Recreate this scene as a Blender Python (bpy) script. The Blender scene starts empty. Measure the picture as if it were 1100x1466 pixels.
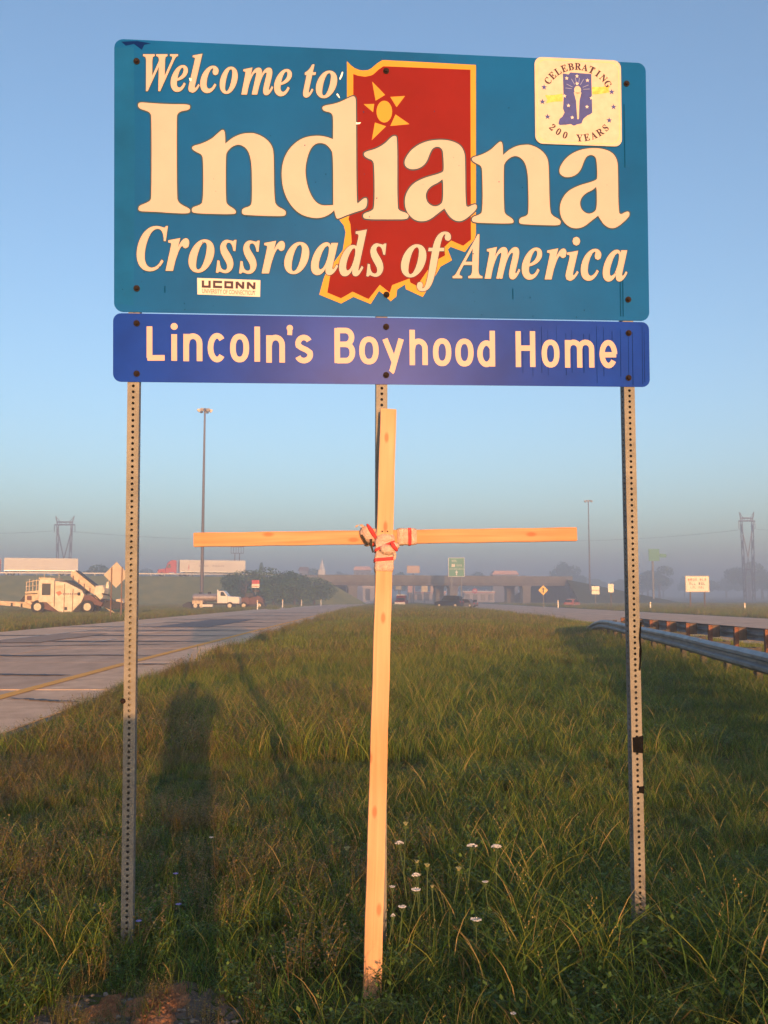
import bpy, bmesh, math, random
from mathutils import Vector, Matrix
import numpy as np
random.seed(7); rng = np.random.default_rng(7)
R = math.radians
sc = bpy.context.scene
COL = sc.collection

# ------------------------------------------------------------------ camera, sky, sun, exposure
CAM_H = 1.58
cam_d = bpy.data.cameras.new('camera'); cam = bpy.data.objects.new('camera', cam_d); COL.objects.link(cam)
cam_d.sensor_fit = 'VERTICAL'; cam_d.sensor_height = 24.0; cam_d.lens = 24.0 * 1324 / 1466
cam_d.clip_start = 0.02; cam_d.clip_end = 6000
PITCH = math.atan(117 / 1324)
cam.location = (0, 0, CAM_H); cam.rotation_euler = (R(90) + PITCH, 0, 0)
sc.camera = cam
SUN_AZ = R(11.0)      # sun stands behind the camera, 11 degrees to the right
SUN_EL = R(5.5)
world = bpy.data.worlds.new('World'); sc.world = world; world.use_nodes = True
wn = world.node_tree.nodes; bg = wn['Background']
sky = wn.new('ShaderNodeTexSky'); sky.sky_type = 'NISHITA'; sky.sun_disc = False
sky.sun_elevation = SUN_EL; sky.sun_rotation = R(180) - SUN_AZ
sky.altitude = 0; sky.air_density = 0.90; sky.dust_density = 1.1; sky.ozone_density = 2.2
world.node_tree.links.new(sky.outputs[0], bg.inputs[0]); bg.inputs[1].default_value = 0.15
sd = bpy.data.lights.new('sun', 'SUN'); sun = bpy.data.objects.new('sun', sd); COL.objects.link(sun)
sd.energy = 3.5; sd.angle = R(0.53); sd.color = (1.0, 0.47, 0.16)
travel = Vector((-math.sin(SUN_AZ) * math.cos(SUN_EL), math.cos(SUN_AZ) * math.cos(SUN_EL), -math.sin(SUN_EL)))
sun.rotation_euler = travel.to_track_quat('-Z', 'Y').to_euler()
vs = sc.view_settings; vs.view_transform = 'Standard'; vs.look = 'None'; vs.gamma = 1; vs.exposure = 1.27
vs.use_curve_mapping = False
sc.render.film_transparent = False
try:
    sc.cycles.max_bounces = 6; sc.cycles.volume_bounces = 1; sc.cycles.transparent_max_bounces = 8
except Exception: pass
HAZE = 0.0030

def at(px, py, d):
    """point of the place seen at photo pixel px, py, at distance d along the ground"""
    u = (px - 550) / 1324; v = (733 - py) / 1324; c, s = math.cos(PITCH), math.sin(PITCH)
    k = d / (c - v * s)
    return Vector((u * k, d, CAM_H + (s + v * c) * k))
def gz(x, y):
    y = np.asarray(y, float); x = np.asarray(x, float)
    z = -0.005 * (np.clip(y, 20, 400) - 20)
    n = 0.025 * np.sin(x * 1.3 + 1.1 * np.sin(y * 0.5)) * np.sin(y * 0.9 + 0.6) + 0.04 * np.sin(x * 0.35 + 2) * np.sin(y * 0.23 + 1)
    m = np.clip((x + 3.9) / 2.5, 0, 1) * np.clip((12 - x) / 2.5, 0, 1)          # between the carriageways only
    hump = 0.10 * np.clip(1 - np.abs(x - 2.2) / 6.5, 0, 1) * np.clip((y - 12) / 30, 0, 1)
    return z + (n + hump) * m
def gzf(x, y): return float(gz(x, y))

# ------------------------------------------------------------------ materials
MATS = {}
def mat(name, col, rough=0.7, var=0.0, scale=8.0, col2=None, bump=0.0, bscale=None, metal=0.0, spec=0.5, island=0.0, trans=0.0, stretch=None, coord='Object'):
    if name in MATS: return MATS[name]
    m = bpy.data.materials.new(name); m.use_nodes = True; MATS[name] = m
    nt = m.node_tree; N = nt.nodes; L = nt.links; b = N['Principled BSDF']
    b.inputs['Roughness'].default_value = rough; b.inputs['Metallic'].default_value = metal
    b.inputs['Specular IOR Level'].default_value = spec
    c1 = (*col, 1); b.inputs['Base Color'].default_value = c1
    if var or col2 or bump:
        tc = N.new('ShaderNodeTexCoord'); src = tc.outputs[coord]
        if stretch:
            mp = N.new('ShaderNodeMapping'); mp.inputs['Scale'].default_value = stretch; L.new(src, mp.inputs[0]); src = mp.outputs[0]
        nz = N.new('ShaderNodeTexNoise'); nz.inputs['Scale'].default_value = scale; nz.inputs['Detail'].default_value = 6; nz.inputs['Roughness'].default_value = 0.62
        L.new(src, nz.inputs['Vector'])
        rp = N.new('ShaderNodeValToRGB'); rp.color_ramp.elements[0].position = 0.32; rp.color_ramp.elements[1].position = 0.68
        a = tuple(max(0, v * (1 - var)) for v in col) if not col2 else col
        c = tuple(min(1, v * (1 + var)) for v in col) if not col2 else col2
        rp.color_ramp.elements[0].color = (*a, 1); rp.color_ramp.elements[1].color = (*c, 1)
        L.new(nz.outputs[0], rp.inputs[0]); out = rp.outputs[0]
        if island:
            g = N.new('ShaderNodeNewGeometry'); h = N.new('ShaderNodeHueSaturation'); mr = N.new('ShaderNodeMapRange')
            mr.inputs['To Min'].default_value = 1 - island; mr.inputs['To Max'].default_value = 1 + island
            L.new(g.outputs['Random Per Island'], mr.inputs[0]); L.new(mr.outputs[0], h.inputs['Value']); L.new(out, h.inputs['Color']); out = h.outputs[0]
        L.new(out, b.inputs['Base Color'])
        if bump:
            n2 = N.new('ShaderNodeTexNoise'); n2.inputs['Scale'].default_value = bscale or scale * 4; n2.inputs['Detail'].default_value = 5
            L.new(src, n2.inputs['Vector']); bp = N.new('ShaderNodeBump'); bp.inputs['Strength'].default_value = bump; bp.inputs['Distance'].default_value = 0.02
            L.new(n2.outputs[0], bp.inputs['Height']); L.new(bp.outputs[0], b.inputs['Normal'])
    return m
def leaf_mat(name, a, b_, trans=0.35, rnd=0.35):
    """foliage: colour differs from plant to plant and blade to blade, light passes through"""
    m = bpy.data.materials.new(name); m.use_nodes = True; MATS[name] = m
    nt = m.node_tree; N = nt.nodes; L = nt.links; p = N['Principled BSDF']; p.inputs['Roughness'].default_value = 0.55; p.inputs['Specular IOR Level'].default_value = 0.25
    oi = N.new('ShaderNodeObjectInfo'); ge = N.new('ShaderNodeNewGeometry')
    ad = N.new('ShaderNodeMath'); ad.operation = 'ADD'; L.new(oi.outputs['Random'], ad.inputs[0]); L.new(ge.outputs['Random Per Island'], ad.inputs[1])
    ml = N.new('ShaderNodeMath'); ml.operation = 'MULTIPLY'; ml.inputs[1].default_value = 0.5; L.new(ad.outputs[0], ml.inputs[0])
    rp = N.new('ShaderNodeValToRGB'); rp.color_ramp.elements[0].color = (*a, 1); rp.color_ramp.elements[1].color = (*b_, 1)
    rp.color_ramp.elements[0].position = 0.15; rp.color_ramp.elements[1].position = 0.85
    L.new(ml.outputs[0], rp.inputs[0])
    hs = N.new('ShaderNodeHueSaturation'); mr = N.new('ShaderNodeMapRange'); mr.inputs['To Min'].default_value = 1 - rnd; mr.inputs['To Max'].default_value = 1 + rnd
    L.new(ge.outputs['Random Per Island'], mr.inputs[0]); L.new(mr.outputs[0], hs.inputs['Value']); L.new(rp.outputs[0], hs.inputs['Color'])
    L.new(hs.outputs[0], p.inputs['Base Color'])
    tr = N.new('ShaderNodeBsdfTranslucent'); L.new(hs.outputs[0], tr.inputs[0])
    mx = N.new('ShaderNodeMixShader'); mx.inputs[0].default_value = trans; L.new(p.outputs[0], mx.inputs[1]); L.new(tr.outputs[0], mx.inputs[2])
    L.new(mx.outputs[0], N['Material Output'].inputs[0])
    return m

# ------------------------------------------------------------------ mesh helpers
class MB:
    def __init__(s): s.v = []; s.f = []
    def add(s, vs_, fs):
        o = len(s.v); s.v += [tuple(v) for v in vs_]; s.f += [tuple(i + o for i in f) for f in fs]; return s
    def box(s, x0, x1, y0, y1, z0, z1, M=None):
        vs_ = [Vector((x, y, z)) for z in (z0, z1) for y in (y0, y1) for x in (x0, x1)]
        if M: vs_ = [M @ v for v in vs_]
        return s.add(vs_, [(0, 2, 3, 1), (4, 5, 7, 6), (0, 1, 5, 4), (2, 6, 7, 3), (0, 4, 6, 2), (1, 3, 7, 5)])
    def prism(s, poly, y0, y1, axis='y', bev=0.0):
        """closed outline in x,z pushed from y0 to y1 (axis y), or in x,y from z0 to z1 (axis z)"""
        n = len(poly)
        def P(p, t): return (p[0], t, p[1]) if axis == 'y' else ((p[0], p[1], t) if axis == 'z' else (t, p[0], p[1]))
        if bev:
            cx = sum(p[0] for p in poly) / n; cz = sum(p[1] for p in poly) / n
            mx = max(max(abs(p[0] - cx), abs(p[1] - cz)) for p in poly)
            q = [(p[0] - (p[0] - cx) / mx * bev, p[1] - (p[1] - cz) / mx * bev) for p in poly]
            rings = [(q, y0), (poly, y0 + bev), (poly, y1 - bev), (q, y1)]
        else: rings = [(poly, y0), (poly, y1)]
        vs_ = [P(p, t) for r, t in rings for p in r]; fs = [tuple(range(n)), tuple(range((len(rings) - 1) * n, len(rings) * n))[::-1]]
        for k in range(len(rings) - 1):
            for i in range(n): fs.append((k * n + i, (k + 1) * n + i, (k + 1) * n + (i + 1) % n, k * n + (i + 1) % n))
        return s.add(vs_, fs)
    def cyl(s, p0, p1, r0, r1=None, n=10, caps=True):
        p0 = Vector(p0); p1 = Vector(p1); r1 = r0 if r1 is None else r1
        d = (p1 - p0).normalized(); a = d.orthogonal().normalized(); b = d.cross(a)
        vs_ = []
        for p, r in ((p0, r0), (p1, r1)):
            for i in range(n):
                t = 2 * math.pi * i / n; vs_.append(p + (a * math.cos(t) + b * math.sin(t)) * r)
        fs = [(i, (i + 1) % n, n + (i + 1) % n, n + i) for i in range(n)]
        if caps: fs += [tuple(range(n))[::-1], tuple(range(n, 2 * n))]
        return s.add(vs_, fs)
    def tube(s, pts, r, n=6):
        for i in range(len(pts) - 1):
            ra = r[i] if isinstance(r, (list, tuple)) else r; rb = r[i + 1] if isinstance(r, (list, tuple)) else r
            s.cyl(pts[i], pts[i + 1], ra, rb, n)
        return s
    def ball(s, c, rx, ry, rz, n=10, m=6, jit=0.0):
        c = Vector(c); vs_ = [c + Vector((0, 0, rz))]
        for j in range(1, m):
            ph = math.pi * j / m
            for i in range(n):
                t = 2 * math.pi * i / n; k = 1 + random.uniform(-jit, jit)
                vs_.append(c + Vector((rx * math.sin(ph) * math.cos(t) * k, ry * math.sin(ph) * math.sin(t) * k, rz * math.cos(ph) * k)))
        vs_.append(c - Vector((0, 0, rz))); e = len(vs_) - 1
        fs = [(0, 1 + i, 1 + (i + 1) % n) for i in range(n)]
        for j in range(m - 2):
            o = 1 + j * n
            fs += [(o + i, o + n + i, o + n + (i + 1) % n, o + (i + 1) % n) for i in range(n)]
        o = 1 + (m - 2) * n
        fs += [(e, o + (i + 1) % n, o + i) for i in range(n)]
        return s.add(vs_, fs)
    def build(s, name, m, parent=None, smooth=False, bevel=0.0):
        me = bpy.data.meshes.new(name); me.from_pydata([tuple(v) for v in s.v], [], s.f); me.update()
        if m: me.materials.append(m)
        bm = bmesh.new(); bm.from_mesh(me); bmesh.ops.recalc_face_normals(bm, faces=bm.faces)
        if bevel:
            es = [e for e in bm.edges if len(e.link_faces) == 2 and e.calc_face_angle(0) > R(40)]
            bmesh.ops.bevel(bm, geom=es, offset=bevel, segments=2, affect='EDGES', clamp_overlap=True)
        bm.to_mesh(me); bm.free()
        if smooth:
            me.polygons.foreach_set('use_smooth', [True] * len(me.polygons))
        o = bpy.data.objects.new(name, me); COL.objects.link(o); o.parent = parent
        return o
def tag(o, label=None, cat=None, group=None, kind=None):
    if label: o['label'] = label
    if cat: o['category'] = cat
    if group: o['group'] = group
    if kind: o['kind'] = kind
    return o
def thing(name, label, cat, loc=(0, 0, 0), rz=0.0, group=None):
    o = bpy.data.objects.new(name, None); COL.objects.link(o); o.location = loc; o.rotation_euler = (0, 0, rz); o.empty_display_size = 0.2
    return tag(o, label, cat, group)
def copy_tree(o, parent=None):
    c = o.copy(); COL.objects.link(c); c.parent = parent
    for ch in [x for x in o.children]: copy_tree(ch, c)
    return c
def struct(name, mb, m, parent=None, **k):
    o = mb.build(name, m, parent, **k)
    if parent is None: o['kind'] = 'structure'
    return o
def flat(splines, z, name, m, parent, offset=0.0):
    """thin flat print: closed outlines filled on the parent's x,y plane at height z"""
    cu = bpy.data.curves.new(name, 'CURVE'); cu.dimensions = '2D'; cu.fill_mode = 'FRONT' if not offset else 'FRONT'
    cu.offset = offset; cu.resolution_u = 1
    for sp in splines:
        s = cu.splines.new('POLY'); s.points.add(len(sp) - 1)
        for i, p in enumerate(sp): s.points[i].co = (p[0], p[1], 0, 1)
        s.use_cyclic_u = True
    o = bpy.data.objects.new(name, cu); COL.objects.link(o)
    dg = bpy.context.evaluated_depsgraph_get()
    me = bpy.data.meshes.new_from_object(o.evaluated_get(dg)); bpy.data.objects.remove(o); bpy.data.curves.remove(cu)
    n = len(me.vertices); co = np.zeros(n * 3); me.vertices.foreach_get('co', co); co = co.reshape(-1, 3); co[:, 2] = z
    me.vertices.foreach_set('co', co.ravel()); me.materials.clear(); me.materials.append(m); me.name = name
    me.update()
    o = bpy.data.objects.new(name, me); COL.objects.link(o); o.parent = parent
    return o
def builtin_text(body, width, height, z, name, m, parent, origin=(0, 0), rot=0.0, bold=0.0, centre=True):
    cu = bpy.data.curves.new(name, 'FONT'); cu.body = body; cu.offset = bold
    o = bpy.data.objects.new(name, cu); COL.objects.link(o)
    me = bpy.data.meshes.new_from_object(o.evaluated_get(bpy.context.evaluated_depsgraph_get())); bpy.data.objects.remove(o); bpy.data.curves.remove(cu)
    n = len(me.vertices); co = np.zeros(n * 3); me.vertices.foreach_get('co', co); co = co.reshape(-1, 3)
    mn = co.min(0); mx = co.max(0)
    x = (co[:, 0] - mn[0]) / (mx[0] - mn[0]) * width; y = (co[:, 1] - mn[1]) / max(1e-6, mx[1] - mn[1]) * height
    if centre: x -= width / 2; y -= height / 2
    c, s = math.cos(rot), math.sin(rot)
    co[:, 0] = origin[0] + x * c - y * s; co[:, 1] = origin[1] + x * s + y * c; co[:, 2] = z
    me.vertices.foreach_set('co', co.ravel()); me.materials.clear(); me.materials.append(m); me.name = name; me.update()
    o = bpy.data.objects.new(name, me); COL.objects.link(o); o.parent = parent
    return o
def rrect(x0, x1, y0, y1, r, k=5):
    P = []
    for cx, cy, a in ((x1 - r, y1 - r, 0), (x0 + r, y1 - r, 90), (x0 + r, y0 + r, 180), (x1 - r, y0 + r, 270)):
        for i in range(k + 1):
            t = R(a + 90 * i / k); P.append((cx + r * math.cos(t), cy + r * math.sin(t)))
    return P
# flat print of the sign: outlines in 0.1 mm on the panel plane (a right, b up from the top left corner)
PRINT = {
 'I': '1119,-2838 1088,-2853 1065,-2872 1049,-2897 1042,-2928 1042,-2964 1047,-2997 1058,-3027 1075,-3055 1097,-3079 1130,-3102 1174,-3123 1228,-3142 1292,-3158 1353,-3177 1409,-3197 1460,-3219 1508,-3243 1546,-3275 1576,-3316 1597,-3365 1610,-3422 1619,-3687 1625,-4158 1628,-4836 1628,-5721 1624,-6395 1616,-6859 1604,-7113 1588,-7159 1562,-7200 1526,-7238 1480,-7273 1424,-7304 1367,-7333 1310,-7360 1251,-7386 1192,-7409 1144,-7437 1106,-7468 1080,-7502 1066,-7541 1058,-7577 1058,-7609 1066,-7639 1080,-7665 1128,-7685 1209,-7697 1322,-7702 1468,-7701 1628,-7702 1800,-7706 1986,-7713 2185,-7722 2381,-7730 2574,-7736 2765,-7740 2952,-7743 3098,-7737 3203,-7722 3267,-7699 3290,-7668 3302,-7637 3306,-7607 3299,-7579 3283,-7551 3253,-7523 3211,-7494 3155,-7464 3087,-7434 3023,-7402 2963,-7369 2909,-7334 2859,-7297 2817,-7255 2785,-7208 2761,-7155 2746,-7098 2734,-6834 2725,-6363 2719,-5684 2716,-4798 2717,-4118 2722,-3647 2730,-3384 2743,-3329 2763,-3281 2791,-3240 2827,-3206 2871,-3178 2923,-3155 2983,-3134 3050,-3117 3125,-3104 3187,-3086 3235,-3062 3270,-3034 3292,-3001 3304,-2968 3307,-2936 3301,-2904 3286,-2872 3226,-2851 3121,-2839 2972,-2837 2778,-2844 2582,-2850 2385,-2853 2187,-2853 1987,-2851 1805,-2847 1640,-2842 1492,-2836 1361,-2829 1256,-2826 1175,-2830',
 'n1': '3402,-4799 3402,-4760 3426,-4724 3474,-4692 3547,-4662 3644,-4635 3744,-4601 3849,-4558 3959,-4508 4072,-4450 4176,-4387 4271,-4321 4356,-4251 4432,-4178 4499,-4112 4559,-4055 4612,-4006 4656,-3966 4696,-3939 4733,-3926 4766,-3927 4795,-3941 4818,-3988 4835,-4068 4847,-4218 4857,-4546 5023,-4395 5122,-4315 5209,-4255 5303,-4200 5405,-4148 5510,-4105 5617,-4072 5729,-4048 5843,-4034 5938,-4024 6013,-4019 6069,-4019 6106,-4025 6150,-4033 6200,-4046 6257,-4062 6320,-4082 6387,-4108 6457,-4141 6530,-4181 6606,-4227 6677,-4280 6742,-4338 6801,-4402 6854,-4471 6899,-4544 6935,-4621 6962,-4701 6981,-4785 6996,-4981 7006,-5289 7012,-5709 7014,-6241 7024,-6656 7041,-6955 7065,-7137 7096,-7204 7142,-7263 7203,-7317 7278,-7364 7367,-7404 7437,-7442 7488,-7480 7520,-7516 7532,-7551 7537,-7585 7535,-7619 7526,-7654 7509,-7688 7461,-7714 7381,-7733 7270,-7743 7127,-7746 6963,-7747 6778,-7747 6572,-7746 6344,-7744 6150,-7741 5989,-7737 5861,-7734 5766,-7730 5692,-7719 5638,-7702 5605,-7677 5592,-7645 5586,-7611 5586,-7576 5593,-7538 5605,-7499 5636,-7464 5683,-7431 5748,-7402 5830,-7377 5898,-7345 5950,-7308 5987,-7265 6008,-7217 6024,-7092 6034,-6890 6039,-6611 6037,-6256 6033,-5953 6026,-5704 6016,-5509 6004,-5367 5985,-5235 5960,-5112 5929,-5000 5891,-4898 5842,-4808 5782,-4731 5711,-4667 5629,-4616 5548,-4582 5469,-4567 5391,-4570 5315,-4591 5242,-4623 5171,-4665 5102,-4719 5036,-4783 4983,-4846 4942,-4908 4913,-4968 4896,-5027 4884,-5195 4875,-5473 4870,-5860 4869,-6357 4873,-6742 4882,-7016 4895,-7178 4914,-7229 4947,-7278 4994,-7325 5056,-7370 5132,-7413 5194,-7453 5242,-7490 5277,-7525 5299,-7557 5311,-7587 5314,-7618 5308,-7647 5293,-7676 5220,-7698 5089,-7713 4901,-7722 4655,-7724 4419,-7725 4192,-7725 3976,-7724 3769,-7722 3608,-7714 3492,-7699 3423,-7678 3399,-7650 3384,-7620 3378,-7587 3380,-7551 3392,-7512 3421,-7476 3467,-7444 3531,-7415 3612,-7390 3683,-7360 3743,-7326 3791,-7288 3829,-7246 3857,-7096 3877,-6836 3887,-6469 3887,-5993 3883,-5622 3874,-5357 3860,-5198 3841,-5144 3815,-5099 3780,-5061 3738,-5032 3688,-5010 3637,-4987 3585,-4961 3533,-4933 3481,-4902 3441,-4870 3415,-4835',
 'd': '9206,-2739 9217,-2701 9261,-2667 9338,-2634 9450,-2604 9595,-2575 9733,-2540 9864,-2497 9988,-2447 10105,-2390 10212,-2336 10310,-2286 10398,-2240 10476,-2198 10542,-2171 10596,-2160 10638,-2165 10668,-2186 10691,-2224 10707,-2280 10716,-2352 10718,-2441 10719,-2781 10721,-3371 10721,-4210 10721,-5298 10724,-6122 10731,-6683 10744,-6990 10772,-7072 10934,-6926 11014,-6860 11068,-6827 11112,-6810 11147,-6809 11174,-6823 11193,-6852 11203,-6896 11206,-6955 11203,-7015 11194,-7078 11181,-7142 11162,-7208 11116,-7268 11042,-7323 10939,-7371 10809,-7414 10686,-7457 10569,-7499 10458,-7542 10355,-7584 10257,-7625 10166,-7665 10082,-7703 10004,-7740 9940,-7766 9890,-7781 9853,-7784 9830,-7775 9807,-7746 9785,-7697 9758,-7604 9709,-7400 9607,-7506 9539,-7564 9471,-7609 9392,-7654 9302,-7698 9208,-7733 9111,-7760 9012,-7777 8909,-7785 8796,-7782 8674,-7768 8543,-7742 8402,-7706 8269,-7654 8144,-7585 8028,-7501 7919,-7400 7819,-7288 7727,-7164 7643,-7029 7567,-6882 7502,-6723 7450,-6553 7409,-6371 7381,-6177 7365,-5989 7361,-5808 7369,-5632 7390,-5462 7425,-5299 7472,-5141 7532,-4990 7606,-4844 7695,-4706 7799,-4575 7919,-4452 8054,-4336 8194,-4241 8339,-4165 8488,-4109 8643,-4074 8788,-4049 8923,-4035 9049,-4033 9165,-4042 9273,-4055 9373,-4073 9486,-4102 9674,-4163 9686,-3588 9686,-3320 9677,-3168 9661,-3068 9638,-3019 9601,-2979 9551,-2948 9487,-2926 9409,-2914 9345,-2898 9293,-2879 9255,-2857 9229,-2832 9212,-2804 9205,-2773|9186,-4363 9257,-4378 9324,-4403 9387,-4440 9446,-4488 9501,-4548 9548,-4607 9588,-4666 9619,-4724 9642,-4782 9659,-4969 9670,-5286 9675,-5875 9674,-7167 9564,-7185 9492,-7193 9423,-7198 9343,-7202 9252,-7205 9166,-7195 9082,-7171 9002,-7134 8925,-7085 8851,-7015 8779,-6926 8710,-6818 8644,-6690 8586,-6553 8537,-6408 8495,-6255 8463,-6094 8440,-5940 8426,-5794 8422,-5656 8428,-5525 8443,-5389 8467,-5249 8499,-5103 8541,-4951 8586,-4819 8634,-4707 8685,-4614 8740,-4540 8797,-4479 8856,-4431 8918,-4396 8983,-4374 9049,-4362 9117,-4358',
 'i': '11074,-4796 11082,-4757 11120,-4717 11189,-4678 11288,-4640 11419,-4602 11542,-4558 11659,-4507 11768,-4451 11870,-4389 11965,-4323 12052,-4252 12133,-4176 12206,-4096 12272,-4030 12331,-3979 12382,-3942 12426,-3920 12466,-3909 12502,-3910 12535,-3923 12564,-3946 12583,-4164 12594,-4575 12594,-5179 12586,-5975 12585,-6584 12593,-7004 12610,-7238 12634,-7284 12674,-7323 12730,-7357 12801,-7384 12888,-7405 12960,-7429 13016,-7456 13056,-7487 13081,-7522 13093,-7557 13092,-7594 13080,-7631 13055,-7670 12994,-7700 12898,-7722 12766,-7735 12599,-7739 12395,-7745 12156,-7752 11880,-7759 11569,-7768 11329,-7766 11162,-7754 11066,-7732 11042,-7699 11027,-7666 11022,-7631 11027,-7595 11042,-7558 11075,-7524 11128,-7491 11198,-7460 11288,-7432 11364,-7398 11425,-7360 11471,-7317 11503,-7270 11527,-7114 11544,-6850 11552,-6478 11552,-5998 11547,-5623 11536,-5355 11520,-5194 11499,-5139 11468,-5094 11429,-5057 11380,-5030 11322,-5011 11268,-4989 11218,-4964 11171,-4936 11128,-4904 11097,-4870 11079,-4834',
 'a1': '12953,-5240 12937,-5189 12932,-5134 12936,-5076 12950,-5013 12974,-4946 13010,-4872 13059,-4790 13120,-4700 13194,-4602 13282,-4508 13385,-4419 13503,-4334 13635,-4253 13775,-4184 13922,-4127 14076,-4082 14238,-4050 14396,-4027 14550,-4014 14701,-4011 14848,-4017 14986,-4034 15115,-4060 15235,-4096 15345,-4142 15440,-4198 15519,-4263 15582,-4337 15630,-4421 15668,-4509 15695,-4603 15712,-4701 15719,-4804 15723,-5008 15725,-5313 15726,-5720 15724,-6228 15730,-6615 15744,-6883 15765,-7031 15795,-7060 15831,-7072 15876,-7069 15928,-7049 15987,-7014 16042,-6986 16092,-6966 16138,-6954 16180,-6950 16212,-6960 16235,-6983 16248,-7021 16252,-7072 16238,-7129 16205,-7190 16155,-7256 16086,-7327 16012,-7398 15933,-7468 15849,-7539 15760,-7609 15675,-7664 15593,-7706 15516,-7732 15442,-7745 15368,-7744 15295,-7732 15221,-7707 15148,-7669 15082,-7626 15024,-7576 14973,-7520 14929,-7458 14889,-7400 14853,-7345 14813,-7282 14748,-7176 14582,-7306 14482,-7384 14393,-7455 14297,-7532 14194,-7615 14091,-7683 13988,-7735 13885,-7771 13783,-7791 13684,-7799 13589,-7794 13498,-7777 13411,-7747 13327,-7704 13247,-7646 13171,-7575 13099,-7489 13040,-7398 12994,-7301 12961,-7198 12942,-7089 12932,-6981 12933,-6875 12944,-6771 12965,-6668 13000,-6564 13047,-6459 13108,-6353 13181,-6245 13270,-6146 13372,-6057 13490,-5976 13622,-5905 13758,-5840 13898,-5782 14041,-5731 14188,-5686 14315,-5646 14421,-5611 14508,-5579 14574,-5552 14628,-5525 14671,-5498 14701,-5471 14718,-5444 14730,-5379 14736,-5278 14737,-5139 14731,-4963 14724,-4814 14716,-4693 14707,-4600 14698,-4534 14677,-4477 14647,-4429 14606,-4390 14555,-4359 14502,-4341 14447,-4336 14390,-4343 14331,-4363 14278,-4392 14230,-4432 14189,-4482 14153,-4542 14117,-4615 14079,-4701 14041,-4799 14002,-4911 13954,-5011 13898,-5101 13833,-5181 13759,-5249 13678,-5306 13590,-5351 13495,-5385 13392,-5408 13299,-5417 13215,-5412 13140,-5394 13075,-5363 13022,-5327 12981,-5286|14671,-5828 14690,-5920 14698,-6013 14702,-6136 14702,-6300 14701,-6505 14691,-6673 14675,-6801 14651,-6892 14620,-6944 14578,-6990 14525,-7030 14462,-7063 14389,-7090 14315,-7100 14240,-7093 14165,-7068 14089,-7026 14026,-6976 13975,-6918 13937,-6851 13911,-6776 13896,-6701 13892,-6626 13899,-6552 13918,-6478 13945,-6409 13982,-6343 14029,-6281 14085,-6224 14146,-6172 14211,-6126 14280,-6086 14353,-6051 14422,-6015 14484,-5976 14555,-5925',
 'n2': '16049,-4872 16049,-4833 16073,-4797 16121,-4765 16194,-4735 16291,-4708 16391,-4674 16496,-4631 16606,-4581 16719,-4523 16823,-4460 16918,-4394 17003,-4324 17079,-4251 17146,-4185 17206,-4128 17259,-4079 17303,-4039 17343,-4012 17380,-3999 17413,-4000 17442,-4014 17465,-4061 17482,-4141 17494,-4291 17504,-4619 17670,-4468 17769,-4388 17856,-4328 17950,-4273 18052,-4221 18157,-4178 18264,-4145 18376,-4121 18490,-4107 18585,-4097 18660,-4092 18716,-4092 18753,-4098 18797,-4106 18847,-4119 18904,-4135 18967,-4155 19034,-4181 19104,-4214 19177,-4254 19253,-4300 19324,-4353 19389,-4411 19448,-4475 19501,-4544 19546,-4617 19582,-4694 19609,-4774 19628,-4858 19643,-5054 19653,-5362 19659,-5782 19661,-6314 19671,-6729 19688,-7028 19712,-7210 19743,-7277 19789,-7336 19850,-7390 19925,-7437 20014,-7477 20084,-7515 20135,-7553 20167,-7589 20179,-7624 20184,-7658 20182,-7692 20173,-7727 20156,-7761 20108,-7787 20028,-7806 19917,-7816 19774,-7819 19610,-7820 19425,-7820 19219,-7819 18991,-7817 18797,-7814 18636,-7810 18508,-7807 18413,-7803 18339,-7792 18285,-7775 18252,-7750 18239,-7718 18233,-7684 18233,-7649 18240,-7611 18252,-7572 18283,-7537 18330,-7504 18395,-7475 18477,-7450 18545,-7418 18597,-7381 18634,-7338 18655,-7290 18671,-7165 18681,-6963 18686,-6684 18684,-6329 18680,-6026 18673,-5777 18663,-5582 18651,-5440 18632,-5308 18607,-5185 18576,-5073 18538,-4971 18489,-4881 18429,-4804 18358,-4740 18276,-4689 18195,-4655 18116,-4640 18038,-4643 17962,-4664 17889,-4696 17818,-4738 17749,-4792 17683,-4856 17630,-4919 17589,-4981 17560,-5041 17543,-5100 17531,-5268 17522,-5546 17517,-5933 17516,-6430 17520,-6815 17529,-7089 17542,-7251 17561,-7302 17594,-7351 17641,-7398 17703,-7443 17779,-7486 17841,-7526 17889,-7563 17924,-7598 17946,-7630 17958,-7660 17961,-7691 17955,-7720 17940,-7749 17867,-7771 17736,-7786 17548,-7795 17302,-7797 17066,-7798 16839,-7798 16623,-7797 16416,-7795 16255,-7787 16139,-7772 16070,-7751 16046,-7723 16031,-7693 16025,-7660 16027,-7624 16039,-7585 16068,-7549 16114,-7517 16178,-7488 16259,-7463 16330,-7433 16390,-7399 16438,-7361 16476,-7319 16504,-7169 16524,-6909 16534,-6542 16534,-6066 16530,-5695 16521,-5430 16507,-5271 16488,-5217 16462,-5172 16427,-5134 16385,-5105 16335,-5083 16284,-5060 16232,-5034 16180,-5006 16128,-4975 16088,-4943 16062,-4908',
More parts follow.
